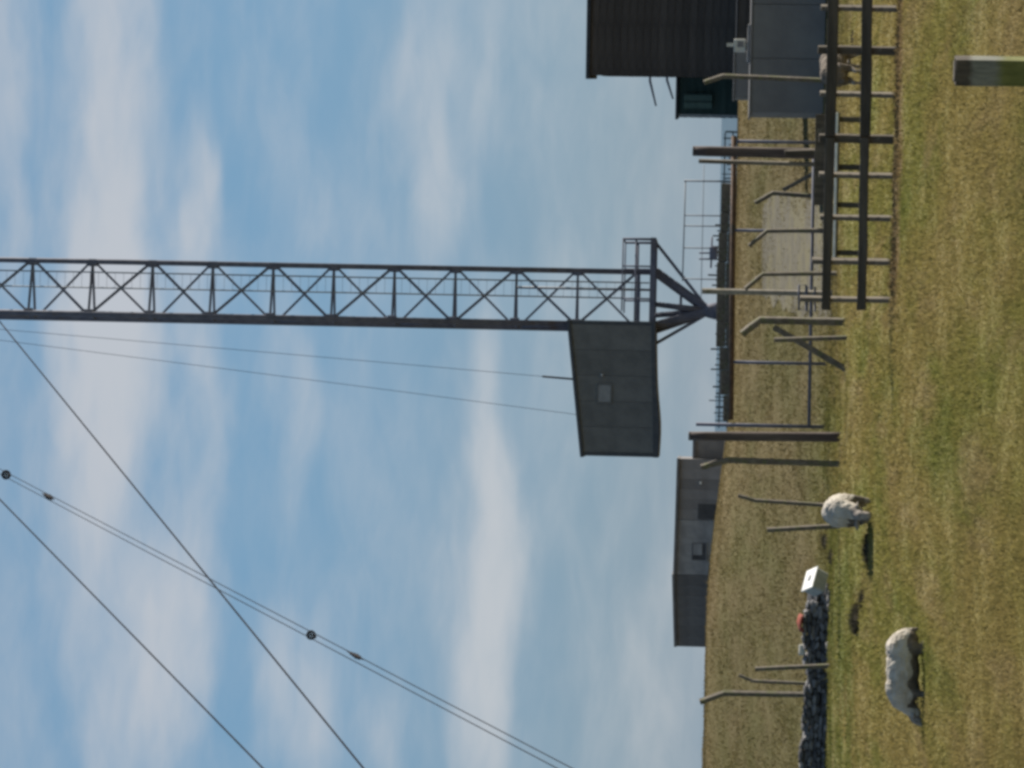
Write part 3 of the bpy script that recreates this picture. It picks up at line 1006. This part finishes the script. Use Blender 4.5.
part(unit, 'post', tube([(ct.x, 101, hgt(ct.x, 101) - .1), (ct.x, 101, ct.z)], .05, 6), 'steel', True)
part(unit, 'housing', box(at(714, 259.5, 101).x, at(714, 246, 101).x, 100.8, 101.2, at(717.5, 252, 101).z, at(709.5, 252, 101).z), 'steel', bevel=.05)
for y_ in (253, 259):
    x_ = at(705, y_, 101).x
    part(unit, 'horn', tube([(x_, 101, at(711, y_, 101).z), (x_, 101, at(699, y_, 101).z)], .028, 6), 'steel', True)
part(unit, 'arm', tube([at(711, 268, 101), at(712, 237, 101)], .03, 6), 'steel', True)

# ------------------------------------------------------------------ rusty tube barrier
QD = 64.0
bar = thing('tube_barrier', (at(820, 330, QD).x, QD, hgt(1, QD)), 'rusty brown tubular barrier with one long top rail and thin posts', 'barrier')
zr_ = lambda x_, y_: at(x_, y_, QD).z
xq = lambda y_: at(780, y_, QD).x
part(bar, 'top_rail', tube([at(731, 420, QD), at(734, 136, QD)], .055, 8), 'rust', True)
part(bar, 'bottom_rail', tube([at(809, 427, QD), at(814, 150, QD)], .035, 8), 'steel', True)
for y_, r_, xt in ((230, .032, 733), (362, .035, 732), (425, .04, 696), (141, .035, 733)):
    p_ = at(780, y_ + 1, QD)
    part(bar, 'post', tube([(p_.x, QD, hgt(p_.x, QD) - .1), (p_.x, QD, zr_(xt, y_))], r_, 8), 'steel', True)

# white-sided pole with iron loops by the barrier
PDp = 62.0
pt = at(702, 291, PDp)
pole = thing('slim_pole', (pt.x, PDp, hgt(pt.x, PDp)), 'slim pale sunlit pole with two iron loops near its foot', 'pole')
part(pole, 'shaft', timber([(pt.x, PDp, hgt(pt.x, PDp) - .1), (pt.x, PDp, pt.z)], .10, .10, 3, .02, 5, YAW * 1.3), 'concrete')
for (xa_, xb_, ya_, yb_) in ((799, 806, 285, 310), (807, 815, 287, 311)):
    part(pole, 'loop', tube([at(xa_, ya_, PDp - .1), at(xb_, ya_, PDp - .1), at(xb_, yb_, PDp - .1), at(xa_, yb_, PDp - .1)], .022, 6, True), 'steel', True)

# ------------------------------------------------------------------ standing posts
def crank(pix, label, wpx, mat='old_concrete', base=None, brace=None, seed=1):
    """pix: picture points from tip to base; the base point lies on the ground (or base gives its depth)"""
    bx, by = pix[-1]
    gb = gp(bx, by) if base is None else at(bx, by, base)
    d_ = gb.y
    zg = hgt(gb.x, d_)
    o_ = thing('cranked_post' if len(pix) > 2 else 'straight_post', (gb.x, d_, zg), label, 'post', 'old security fence posts')
    pts = [V((gb.x, d_, zg - .15))] + [at(x_, y_, d_) for (x_, y_) in reversed(pix[:-1])]
    if base is not None and base > 0:
        pts[0] = V((gb.x, d_, min(zg - .15, gb.z)))
    w_ = wpx * d_ / F_PX
    part(o_, 'shaft', timber(pts, w_ * .80, w_ * 1.05, seed, .05, 4, YAW + .12 * math.sin(seed * 2)), mat)
    for k, (x0_, y0_, x1_, y1_, bw) in enumerate(brace or []):
        pa = at(x0_, y0_, d_ - .1)
        g2 = gp(x1_, y1_)
        pb = V((at(x1_, y1_, d_ - .3).x, d_ - .3, 0))
        pb.z = min(hgt(pb.x, pb.y) - .05, at(x1_, y1_, d_ - .3).z)
        w2 = bw * d_ / F_PX
        part(o_, 'brace', timber([pa, pb], w2, w2 * .8, seed + k + 50, .05, 4), mat)
    return o_


crank([(704, 82.5), (723, 76), (835, 81)], 'cranked concrete post in front of the grey tank', 5.0, 'old_concrete', seed=1)
crank([(755, 203), (773, 193), (822, 197)], 'bowed cranked post with a brace leaning to its right', 5.0, seed=2, brace=[(783, 190, 822, 167, 4)])
crank([(749, 246), (767, 231), (828, 230)], 'cranked post with its tip bent over the gravel, right of the pale pole', 4.5, seed=3)
crank([(745, 289), (763, 274), (838, 273)], 'cranked post just right of the slim pale pole', 4.5, seed=4)
crank([(742, 334), (760, 320), (845, 322)], 'stout cranked post with a long diagonal brace left of the pale pole', 8.0, seed=5, brace=[(774, 327, 838, 370, 6)])
crank([(774, 340), (847, 337)], 'short straight post crossing the long diagonal brace', 5.0, seed=6)
crank([(701, 467), (729, 460), (840, 464)], 'cranked concrete post beside the thick round post', 6.0, seed=7)
crank([(738, 495.5), (756, 500.5), (836, 506)], 'thin cranked post right behind the grazing sheep that faces us', 4.2, seed=8)
crank([(767, 530), (840, 525)], 'short straight post left of the sheep that faces us', 5.0, seed=9)
crank([(700, 702), (724, 693), (827, 695)], 'tall cranked post by the stone wall, leftmost of all the posts', 5.6, seed=10)
crank([(739, 675), (753, 681), (820, 684)], 'thin cranked post behind the stone wall between two others', 3.6, seed=11)
crank([(755, 669), (830, 665)], 'straight post rising in front of the stone wall', 4.8, seed=12)


def thick(top, base_, wpx, label, mat, cat='post', name='thick_post', seed=20, sq=False):
    gb = gp(*base_)
    p_ = at(top[0], top[1], gb.y)
    o_ = thing(name, (gb.x, gb.y, hgt(gb.x, gb.y)), label, cat)
    w_ = wpx * gb.y / F_PX
    if sq:
        part(o_, 'shaft', timber([(gb.x, gb.y, gb.z - .15), p_], w_ * .80, w_ * 1.05, seed, .03, 5, YAW), mat)
    else:
        rr = random.Random(seed)
        n_ = 9
        pts = [V((gb.x, gb.y, gb.z - .15)).lerp(p_, i / n_) for i in range(n_ + 1)]
        part(o_, 'shaft', tube(pts, [w_ / 2 * (1.04 - .08 * i / n_ + rr.uniform(-.025, .025)) for i in range(n_ + 1)], 12), mat, True)
    part(o_, 'cap', tube([p_ + V((0, 0, .002)), p_ + V((0, 0, .03))], [w_ * .5, w_ * .42], 12), mat, True)
    return o_


thick((690, 436), (840, 437), 9.4, 'thick dark round timber post right of the derelict building', 'post_wood', seed=21)
thick((694, 151), (833, 154), 10.5, 'thick dark round timber post behind the rail fence near the annex', 'post_wood', seed=22)
thick((700, 161), (835, 165), 4.6, 'slender post standing next to the thick post by the annex', 'grey_wood', name='slender_post', seed=23, sq=True)
thick((786, 153), (835, 151), 7.0, 'short stub post leaning against the thick post by the annex', 'dark_wood', name='stub_post', seed=24, sq=True)

# ------------------------------------------------------------------ rail fence
fence = thing('rail_fence', (at(893, 150, 41.5).x, 41.5, hgt(3, 41.5)), 'dark post and rail timber fence with close-set posts', 'fence')
FD = 41.6
plist = [(50, 9.5, 818, 'dark_wood'), (94, 5.5, 820, 'grey_wood'), (138.5, 10, 819, 'dark_wood'), (175, 5.5, 819, 'grey_wood'), (217.5, 5.8, 820, 'grey_wood'),
         (261, 6, 812, 'grey_wood'), (299, 6, 800, 'grey_wood'), (8, 6, 821, 'grey_wood'), (-36, 9, 820, 'dark_wood'), (-78, 6, 821, 'grey_wood'), (-120, 9, 822, 'dark_wood')]
for i, (y_, wp, xt, mt) in enumerate(plist):
    p_ = at(860, y_ + .5, FD)
    q_ = at(xt, y_ - .5, FD)
    w_ = wp * FD / F_PX
    part(fence, 'post', timber([(p_.x, FD, hgt(p_.x, FD) - .2), (q_.x, FD, q_.z)], w_ * .80, .13, 30 + i, .05, 4, YAW + .1 * math.sin(i * 3)), mt)
for (xR, xL, wp, sd_) in ((833.5, 826, 9.5, 61), (867.5, 861.5, 9.5, 62)):
    for (y0_, y1_, j) in ((310, 138, 0), (136, -135, 1)):
        f_ = lambda y_: xR + (xL - xR) * y_ / 310
        part(fence, 'rail', timber([at(f_(y0_), y0_, FD - .10 - .004 * j), at(f_(y1_), y1_, FD - .10 + .004 * j)], wp * FD / F_PX * (1.15 if j else .95), .06, sd_ + j * 5, .06, 8), 'rail_wood')

# feed trough and clutter behind the fence
TRD = 50.0
trx0, trx1 = at(830, 258, TRD).x, at(830, 112, TRD).x
trz = hgt(trx0, TRD)
tro = thing('feed_trough', (trx0, TRD, trz), 'long dark timber feed trough with a pale front lip behind the rail fence', 'trough')
zt_ = lambda x_: at(x_, 180, TRD).z
part(tro, 'back_board', box(trx0 + .9, trx1, TRD + .42, TRD + .46, zt_(834), zt_(815)), 'dark_wood', bevel=.006)
part(tro, 'floor', box(trx0, trx1, TRD + .04, TRD + .42, zt_(839), zt_(837)), 'dark_wood', bevel=.006)
part(tro, 'front_lip', box(trx0, trx1, TRD, TRD + .038, zt_(837), zt_(834.5)), 'white_paint', bevel=.006)  # white colour stands in for a sunlit edge
for x_ in (trx0 + .1, trx0 + .9, trx1 - .9, trx1 - .1):
    part(tro, 'leg', timber([(x_, TRD + .2, trz - .1), (x_, TRD + .2, zt_(839))], .09, .09, int(x_ * 10), .05, 2), 'dark_wood')

# ------------------------------------------------------------------ near marker post
ND = 15.0
pm = at(955, 70.5, ND)
gz = hgt(pm.x, ND)
mp = thing('marker_post', (pm.x, ND, gz), 'near square timber post with lichen at the picture corner', 'post')
wq = 26 * ND / F_PX
rot = Matrix.Rotation(R(-18), 3, 'Z')
v_, f_ = [], []
zs = [gz - .3, gz + .4, gz + .8, gz + 1.0, pm.z - .05, pm.z]
hs = .5
for i, z in enumerate(zs):
    for (a, c_) in ((-.5, -.44), (-.44, -.5), (.44, -.5), (.5, -.44), (.5, .44), (.44, .5), (-.44, .5), (-.5, .44)):
        k = 1 + random.uniform(-.02, .02)
        q_ = rot @ V((a * wq * k, c_ * wq * k, 0))
        v_.append(V((pm.x + q_.x, ND + q_.y, z)))
for i in range(len(zs) - 1):
    for k in range(8):
        l = (k + 1) % 8
        f_.append((i * 8 + k, i * 8 + l, (i + 1) * 8 + l, (i + 1) * 8 + k))
f_ += [tuple(range(8)), tuple((len(zs) - 1) * 8 + k for k in range(8))]
mk('shaft', v_, f_, 'marker_timber', mp, loc=(pm.x, ND, pm.z - 1.2))
part(mp, 'weathered_top', box(pm.x - wq * .40, pm.x + wq * .40, ND - wq * .40, ND + wq * .40, pm.z + .001, pm.z + .006), 'dark_wood', bevel=.003)

# ------------------------------------------------------------------ dry stone wall on the left
g0 = gp(828, 600)
SWD = 60.5
wx1, wx0 = at(815, 592, SWD).x, at(815, 830, SWD).x
zb = hgt(-6, SWD)
stw = thing('stone_wall', ((wx0 + wx1) / 2, SWD, zb), 'low dark rubble stone wall across the far left of the field', 'wall')


def stone_mesh(seed):
    rr = random.Random(seed)
    bm = bmesh.new()
    bmesh.ops.create_icosphere(bm, subdivisions=2, radius=.60)
    for v in bm.verts:
        c_ = v.co
        c_ = V([math.copysign(min(abs(q), .5) if abs(q) > .42 else abs(q), q) for q in c_])
        v.co = c_ * (1 + .35 * noise.noise(c_ * 1.8 + V((seed * 7, 0, 0)))) + V([rr.uniform(-.03, .03) for _ in range(3)])
    me_ = bpy.data.meshes.new('stone')
    bm.to_mesh(me_)
    bm.free()
    me_.materials.append(MATS['stone'])
    return me_


SM = [stone_mesh(i) for i in range(8)]


def stone(parent, loc, size, rot_=0.0):
    o_ = bpy.data.objects.new('stone', random.choice(SM))
    COL.objects.link(o_)
    o_.parent = parent
    o_.location = V(loc) - worldloc(parent)
    o_.scale = size
    o_.rotation_euler = (random.uniform(-.15, .15), random.uniform(-.15, .15), rot_ + random.uniform(-.3, .3))
    return o_


for row in range(6):
    x_ = wx0 + random.uniform(-.1, .1)
    while x_ < wx1 - row * .06:
        w_ = random.uniform(.10, .27)
        if row == 5 and random.random() < .35:
            x_ += w_
            continue
        tdrop = -.08 * sstep(wx1 - 1.0, wx1, x_) + .03 * math.sin(x_ * 2.3)
        stone(stw, (x_ + w_ / 2, SWD + .012 * row + random.uniform(-.02, .02), zb + .035 + .085 * row + tdrop + random.uniform(-.015, .015)),
              (w_ * 1.12, random.uniform(.2, .3), random.uniform(.085, .13)))
        x_ += w_
for k in range(9):                                  # a few fallen ones at its foot
    stone(stw, (random.uniform(wx0, wx1), SWD - random.uniform(.3, .7), zb + .03), (random.uniform(.12, .25), .16, random.uniform(.07, .12)))
x_ = wx0
while x_ < wx1:
    w_ = random.uniform(.3, .5)
    stone(stw, (x_ + w_ / 2, SWD + .32, zb + .2), (w_ * 1.1, .4, .5))
    x_ += w_

# white box leaning on the end of the wall, red sheet, pale block
bc = gp(826, 586)
BXD = 58.8


def tilted_box(c_, sx, sy, sz, rot_):
    v_ = [V(c_) + rot_ @ V((a * sx, c2 * sy, d_ * sz)) for a in (-.5, .5) for c2 in (-.5, .5) for d_ in (-.5, .5)]
    return v_, BF


cb = at(810, 583, BXD)
zgb = hgt(cb.x, BXD)
rm = Matrix.Rotation(R(24), 3, 'X') @ Matrix.Rotation(R(26), 3, 'Y') @ Matrix.Rotation(R(20), 3, 'Z')
wbx = thing('white_tub', (cb.x, BXD, zgb), 'tipped white tub lying against the end of the stone wall', 'tub')
cc = V((cb.x, BXD, zgb + .30))
part(wbx, 'shell', tilted_box(cc + rm @ V((0, 0, .03)), .44, .36, .28, rm), 'dull_white', bevel=.03)  # greyer than the lid: the shaded side is put into the colour
part(wbx, 'lid', tilted_box(cc + rm @ V((0, 0, .185)), .48, .40, .03, rm), 'white_paint', bevel=.01)
part(wbx, 'knob', tilted_box(cc + rm @ V((0.02, 0, .208)), .10, .08, .02, rm), 'dull_white', bevel=.005)
cr = at(802, 623, SWD + .05)
v_, f_ = [], []
for i in range(7):
    for j in range(7):
        a, c_ = i / 6 - .5, j / 6 - .5
        v_.append(V((cr.x + a * .36, SWD + .1 + c_ * .45, cr.z + .04 + .05 * math.cos(a * 3) - .16 * max(0, -c_ - .1) + .03 * noise.noise(V((a * 4, c_ * 4, 0))))))
for i in range(6):
    for j in range(6):
        f_.append((i * 7 + j, i * 7 + j + 1, (i + 1) * 7 + j + 1, (i + 1) * 7 + j))
ro = mk('red_cloth', v_, f_, 'red_cloth', None, True)
sm = ro.modifiers.new('thick', 'SOLIDIFY')
sm.thickness = .02
tag(ro, 'crumpled red cloth lying on top of the stone wall', 'cloth')
cw = at(802, 650, SWD + .1)
pbk = mk('pale_block', *tilted_box((cw.x, SWD + .1, cw.z), .2, .2, .13, Matrix.Rotation(R(15), 3, 'Z')), 'cream_paint', None, False, .02)
tag(pbk, 'small cream block resting on the stone wall', 'block')

# ------------------------------------------------------------------ dark rush tussocks, some standing in for sheep shadow
def tussock(ix, iy, rx, ry, h_, n_, label, mat='dead_stem'):
    c_ = gp(ix, iy)
    o_ = thing('dark_clump', (c_.x, c_.y, c_.z), label, 'tussock', 'dark tussocks near the sheep')
    vv, ff = [], []
    rr = random.Random(int(ix * 7 + iy))
    for i in range(n_):
        a, q = rr.uniform(0, 2 * math.pi), math.sqrt(rr.random())
        x_, y__ = c_.x + math.cos(a) * rx * q, c_.y + math.sin(a) * ry * q
        z_ = hgrid(x_, y__) - .01
        L = h_ * rr.uniform(.4, 1.0) * (1.15 - .6 * q)
        lx_, ly_ = rr.gauss(0, .28) * L, rr.gauss(0, .28) * L
        t_ = rr.uniform(0, math.pi)
        ww_ = rr.uniform(.006, .012)
        k = len(vv)
        vv += [V((x_ - math.cos(t_) * ww_, y__ - math.sin(t_) * ww_, z_)), V((x_ + math.cos(t_) * ww_, y__ + math.sin(t_) * ww_, z_)), V((x_ + lx_, y__ + ly_, z_ + L))]
        ff.append((k, k + 1, k + 2))
    mk('stems', vv, ff, mat, o_, loc=c_)
    # clod of peat it grows from
    pts, fc = [], []
    nr, na = 4, 14
    for i in range(nr + 1):
        for k in range(na):
            a = 2 * math.pi * k / na
            q = i / nr
            jx = 1 + .25 * noise.noise(V((math.cos(a) * 1.5, math.sin(a) * 1.5, ix)))
            x_, y__ = c_.x + math.cos(a) * rx * q * jx, c_.y + math.sin(a) * ry * q * jx
            pts.append(V((x_, y__, hgrid(x_, y__) + h_ * .35 * (1 - q * q) - .012)))
    for i in range(nr):
        for k in range(na):
            l = (k + 1) % na
            fc.append((i * na + k, i * na + l, (i + 1) * na + l, (i + 1) * na + k))
    mk('peat', pts, fc, 'soil', o_, True, loc=c_)
    return o_


tussock(864, 600, .17, .20, .16, 340, 'brown tussock standing in for sheep shadow between the tipped tub and the broadside sheep')
tussock(858, 619, .26, .40, .24, 700, 'darkest tussock, standing in for sheep shadow, below the red cloth')  # dark clump set where the facing sheep's shadow stretches
tussock(868, 549, .24, .25, .17, 420, 'brown tussock standing in for the shadow left of the feet of the sheep that faces us')  # clump placed where the facing sheep's shadow lies
tussock(826, 541, .16, .5, .18, 300, 'dark tussock just left of the short straight post')
tussock(833, 557, .16, .5, .17, 300, 'low dark tussock between the short straight post and the tub')
tussock(918, 712, .20, .2, .07, 200, 'flat brown tussock beneath the head of the broadside sheep')
tussock(853, 38, .16, .2, .10, 150, 'small dark tussock behind the lower rail near the picture edge')
for i, (xa_, ya_, xb_, yb_) in enumerate(((713, 594, 722, 587), (745, 586, 756, 592))):
    g_ = gp(max(xa_, 722), (ya_ + yb_) / 2)
    if i == 0:
        g_ = V((at(722, 590, 92).x, 92, 0))
        g_.z = hgt(g_.x, 92)
    d_ = g_.y
    o_ = thing('dead_stick', g_, ('bent dead stick poking up on the crest before the derelict building', 'small dead stick lying on the slope below the derelict building')[i], 'stick')
    a_, b_ = at(xa_, ya_, d_), at(xb_, yb_, d_)
    a_.z += 0
    b_.z = min(b_.z, hgt(b_.x, d_) + .02)
    part(o_, 'stem', tube([b_, a_.lerp(b_, .5) + V((.03, 0, .03)), a_], [.03, .026, .015], 6), 'dead_stem', True)


# ------------------------------------------------------------------ sheep
def capsule(bm, p, q, r0_, r1_, seg=12):
    p, q = V(p), V(q)
    n_ = 8
    for i in range(n_ + 1):
        t = i / n_
        r_ = r0_ + (r1_ - r0_) * t
        bmesh.ops.create_icosphere(bm, subdivisions=2, radius=r_, matrix=Matrix.Translation(p.lerp(q, t)))


def blob(bm, c_, r_):
    bmesh.ops.create_icosphere(bm, subdivisions=3, radius=1, matrix=Matrix.Translation(V(c_)) @ Matrix.Diagonal((r_[0], r_[1], r_[2], 1)))


def remeshed(bm, name, vox, smooth_=4, fuzz=0.0, seed=0):
    me0 = bpy.data.meshes.new('tmp')
    bm.to_mesh(me0)
    bm.free()
    ob = bpy.data.objects.new('tmp', me0)
    COL.objects.link(ob)
    md = ob.modifiers.new('r', 'REMESH')
    md.mode = 'VOXEL'
    md.voxel_size = vox
    ms_ = ob.modifiers.new('s', 'SMOOTH')
    ms_.iterations = smooth_
    ms_.factor = .5
    dg = bpy.context.evaluated_depsgraph_get()
    me_ = bpy.data.meshes.new_from_object(ob.evaluated_get(dg))
    bpy.data.objects.remove(ob)
    me_.name = name
    if fuzz:
        for v in me_.vertices:
            n_ = noise.noise(v.co * 11 + V((seed, 0, 0))) * .6 + noise.noise(v.co * 24 + V((0, seed, 0))) * .6 + noise.noise(v.co * 48 + V((0, seed, 0))) * .5
            if v.co.z > .26:
                v.co += v.normal * n_ * fuzz
    me_.polygons.foreach_set('use_smooth', [True] * len(me_.polygons))
    return me_


def sheep(loc, heading, sc, label, seed, head_down=True, legs_k=1.0, head_turn=0.0, fleece='wool'):
    """body along local +x (head); local units metres for a sheep 0.72 m at the back"""
    o_ = thing('sheep', loc, label, 'sheep', 'sheep in the field')
    o_.rotation_euler = (0, 0, heading)
    L = legs_k
    lz = .26 * L
    bm = bmesh.new()
    blob(bm, (.24, 0, lz + .23), (.25, .185, .225))
    blob(bm, (0, 0, lz + .225), (.30, .205, .215))
    blob(bm, (-.26, 0, lz + .235), (.24, .195, .225))
    blob(bm, (-.40, 0, lz + .20), (.12, .13, .17))
    blob(bm, (.0, 0, lz + .30), (.42, .15, .15))
    if head_down:
        hp = V((.64, head_turn, .15))
        capsule(bm, (.38, 0, lz + .26), (.56, head_turn * .6, lz + .07), .14, .085)
        capsule(bm, (.56, head_turn * .6, lz + .07), hp + V((-.02, 0, .02)), .08, .065)
        mz = hp + V((.06, 0, -.09))
    else:
        hp = V((.60, head_turn, lz + .52))
        capsule(bm, (.36, 0, lz + .28), hp, .14, .08)
        mz = hp + V((.13, 0, -.06))
    capsule(bm, hp, mz, .068, .042)
    for (x_, s) in ((.30, 1), (.30, -1), (-.32, 1), (-.32, -1)):
        yk = s * .105
        if x_ > 0:                                  # fore leg: straight, knee slightly forward
            capsule(bm, (x_, yk, lz + .12), (x_ + .015, yk, lz * .52), .075, .036)
            capsule(bm, (x_ + .015, yk, lz * .52), (x_, yk, .05), .032, .024)
        else:                                       # hind leg: stifle forward, hock back
            capsule(bm, (x_ + .03, yk, lz + .14), (x_ + .06, yk, lz * .9), .095, .06)
            capsule(bm, (x_ + .06, yk, lz * .9), (x_ - .05, yk, lz * .55), .052, .032)
            capsule(bm, (x_ - .05, yk, lz * .55), (x_ - .02, yk, .05), .030, .024)
        capsule(bm, (x_ if x_ > 0 else x_ - .02, yk, .05), ((x_ if x_ > 0 else x_ - .02) + .03, yk, .025), .028, .026)
    capsule(bm, (-.49, 0, lz + .25), (-.53, 0, lz + .06), .04, .03)
    me_ = remeshed(bm, 'body', .014, 5, .015, seed)
    me_.materials.append(MATS[fleece])
    me_.materials.append(MATS['sheep_skin'])
    me_.materials.append(MATS['shade_wool'])
    for pl in me_.polygons:
        c_ = pl.center
        bare = c_.z < lz * .8 and abs(c_.x) < .5 or (V((c_.x, c_.y, c_.z)) - hp).length < .15 and c_.x > hp.x - .06 and (not head_down or c_.x > .6)
        belly_shade = c_.z < lz + .16 + .10 * noise.noise(c_ * 6) and c_.x < .5      # belly shade painted as darker wool
        pl.material_index = 1 if bare else (2 if belly_shade else 0)
    bo = bpy.data.objects.new('body', me_)
    COL.objects.link(bo)
    bo.parent = o_
    for s in (-1, 1):                               # ears
        e0 = hp + V((-.03, s * .055, .045))
        e1 = hp + V((-.06, s * .17, .035))
        ev, ef = tube([e0, e0.lerp(e1, .5), e1], [.018, .034, .006], 8)
        em = bpy.data.meshes.new('ear')
        em.from_pydata([tuple(q) for q in ev], [], ef)
        em.materials.append(MATS['sheep_skin'])
        eo = bpy.data.objects.new('ear', em)
        COL.objects.link(eo)
        eo.parent = o_
        bm2 = bmesh.new()
        bmesh.ops.create_icosphere(bm2, subdivisions=1, radius=.011, matrix=Matrix.Translation(hp.lerp(mz, .3) + V((.012, s * .058, .02))))
        em = bpy.data.meshes.new('eye')
        bm2.to_mesh(em)
        bm2.free()
        em.materials.append(MATS['hoof'])
        eo = bpy.data.objects.new('eye', em)
        COL.objects.link(eo)
        eo.parent = o_
    o_.scale = (sc, sc, sc)
    return o_


gs = gp(870, 511)
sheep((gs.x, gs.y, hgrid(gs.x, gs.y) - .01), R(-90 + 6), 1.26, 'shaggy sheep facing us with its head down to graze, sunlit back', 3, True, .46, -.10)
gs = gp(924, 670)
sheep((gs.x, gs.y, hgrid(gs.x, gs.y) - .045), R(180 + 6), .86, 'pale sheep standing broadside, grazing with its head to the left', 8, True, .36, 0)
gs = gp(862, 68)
sheep((gs.x, gs.y, hgrid(gs.x, gs.y) - .01), R(60), 1.06, 'brownish sheep with shade painted into its fleece behind the rail fence before the grey tank', 5, True, .9, .05, 'shade_wool')  # body shade put into the fleece colour

for o_ in S.objects:
    if o_.type == 'MESH' and o_.parent is None and 'kind' not in o_ and 'label' not in o_:
        print('untagged', o_.name)
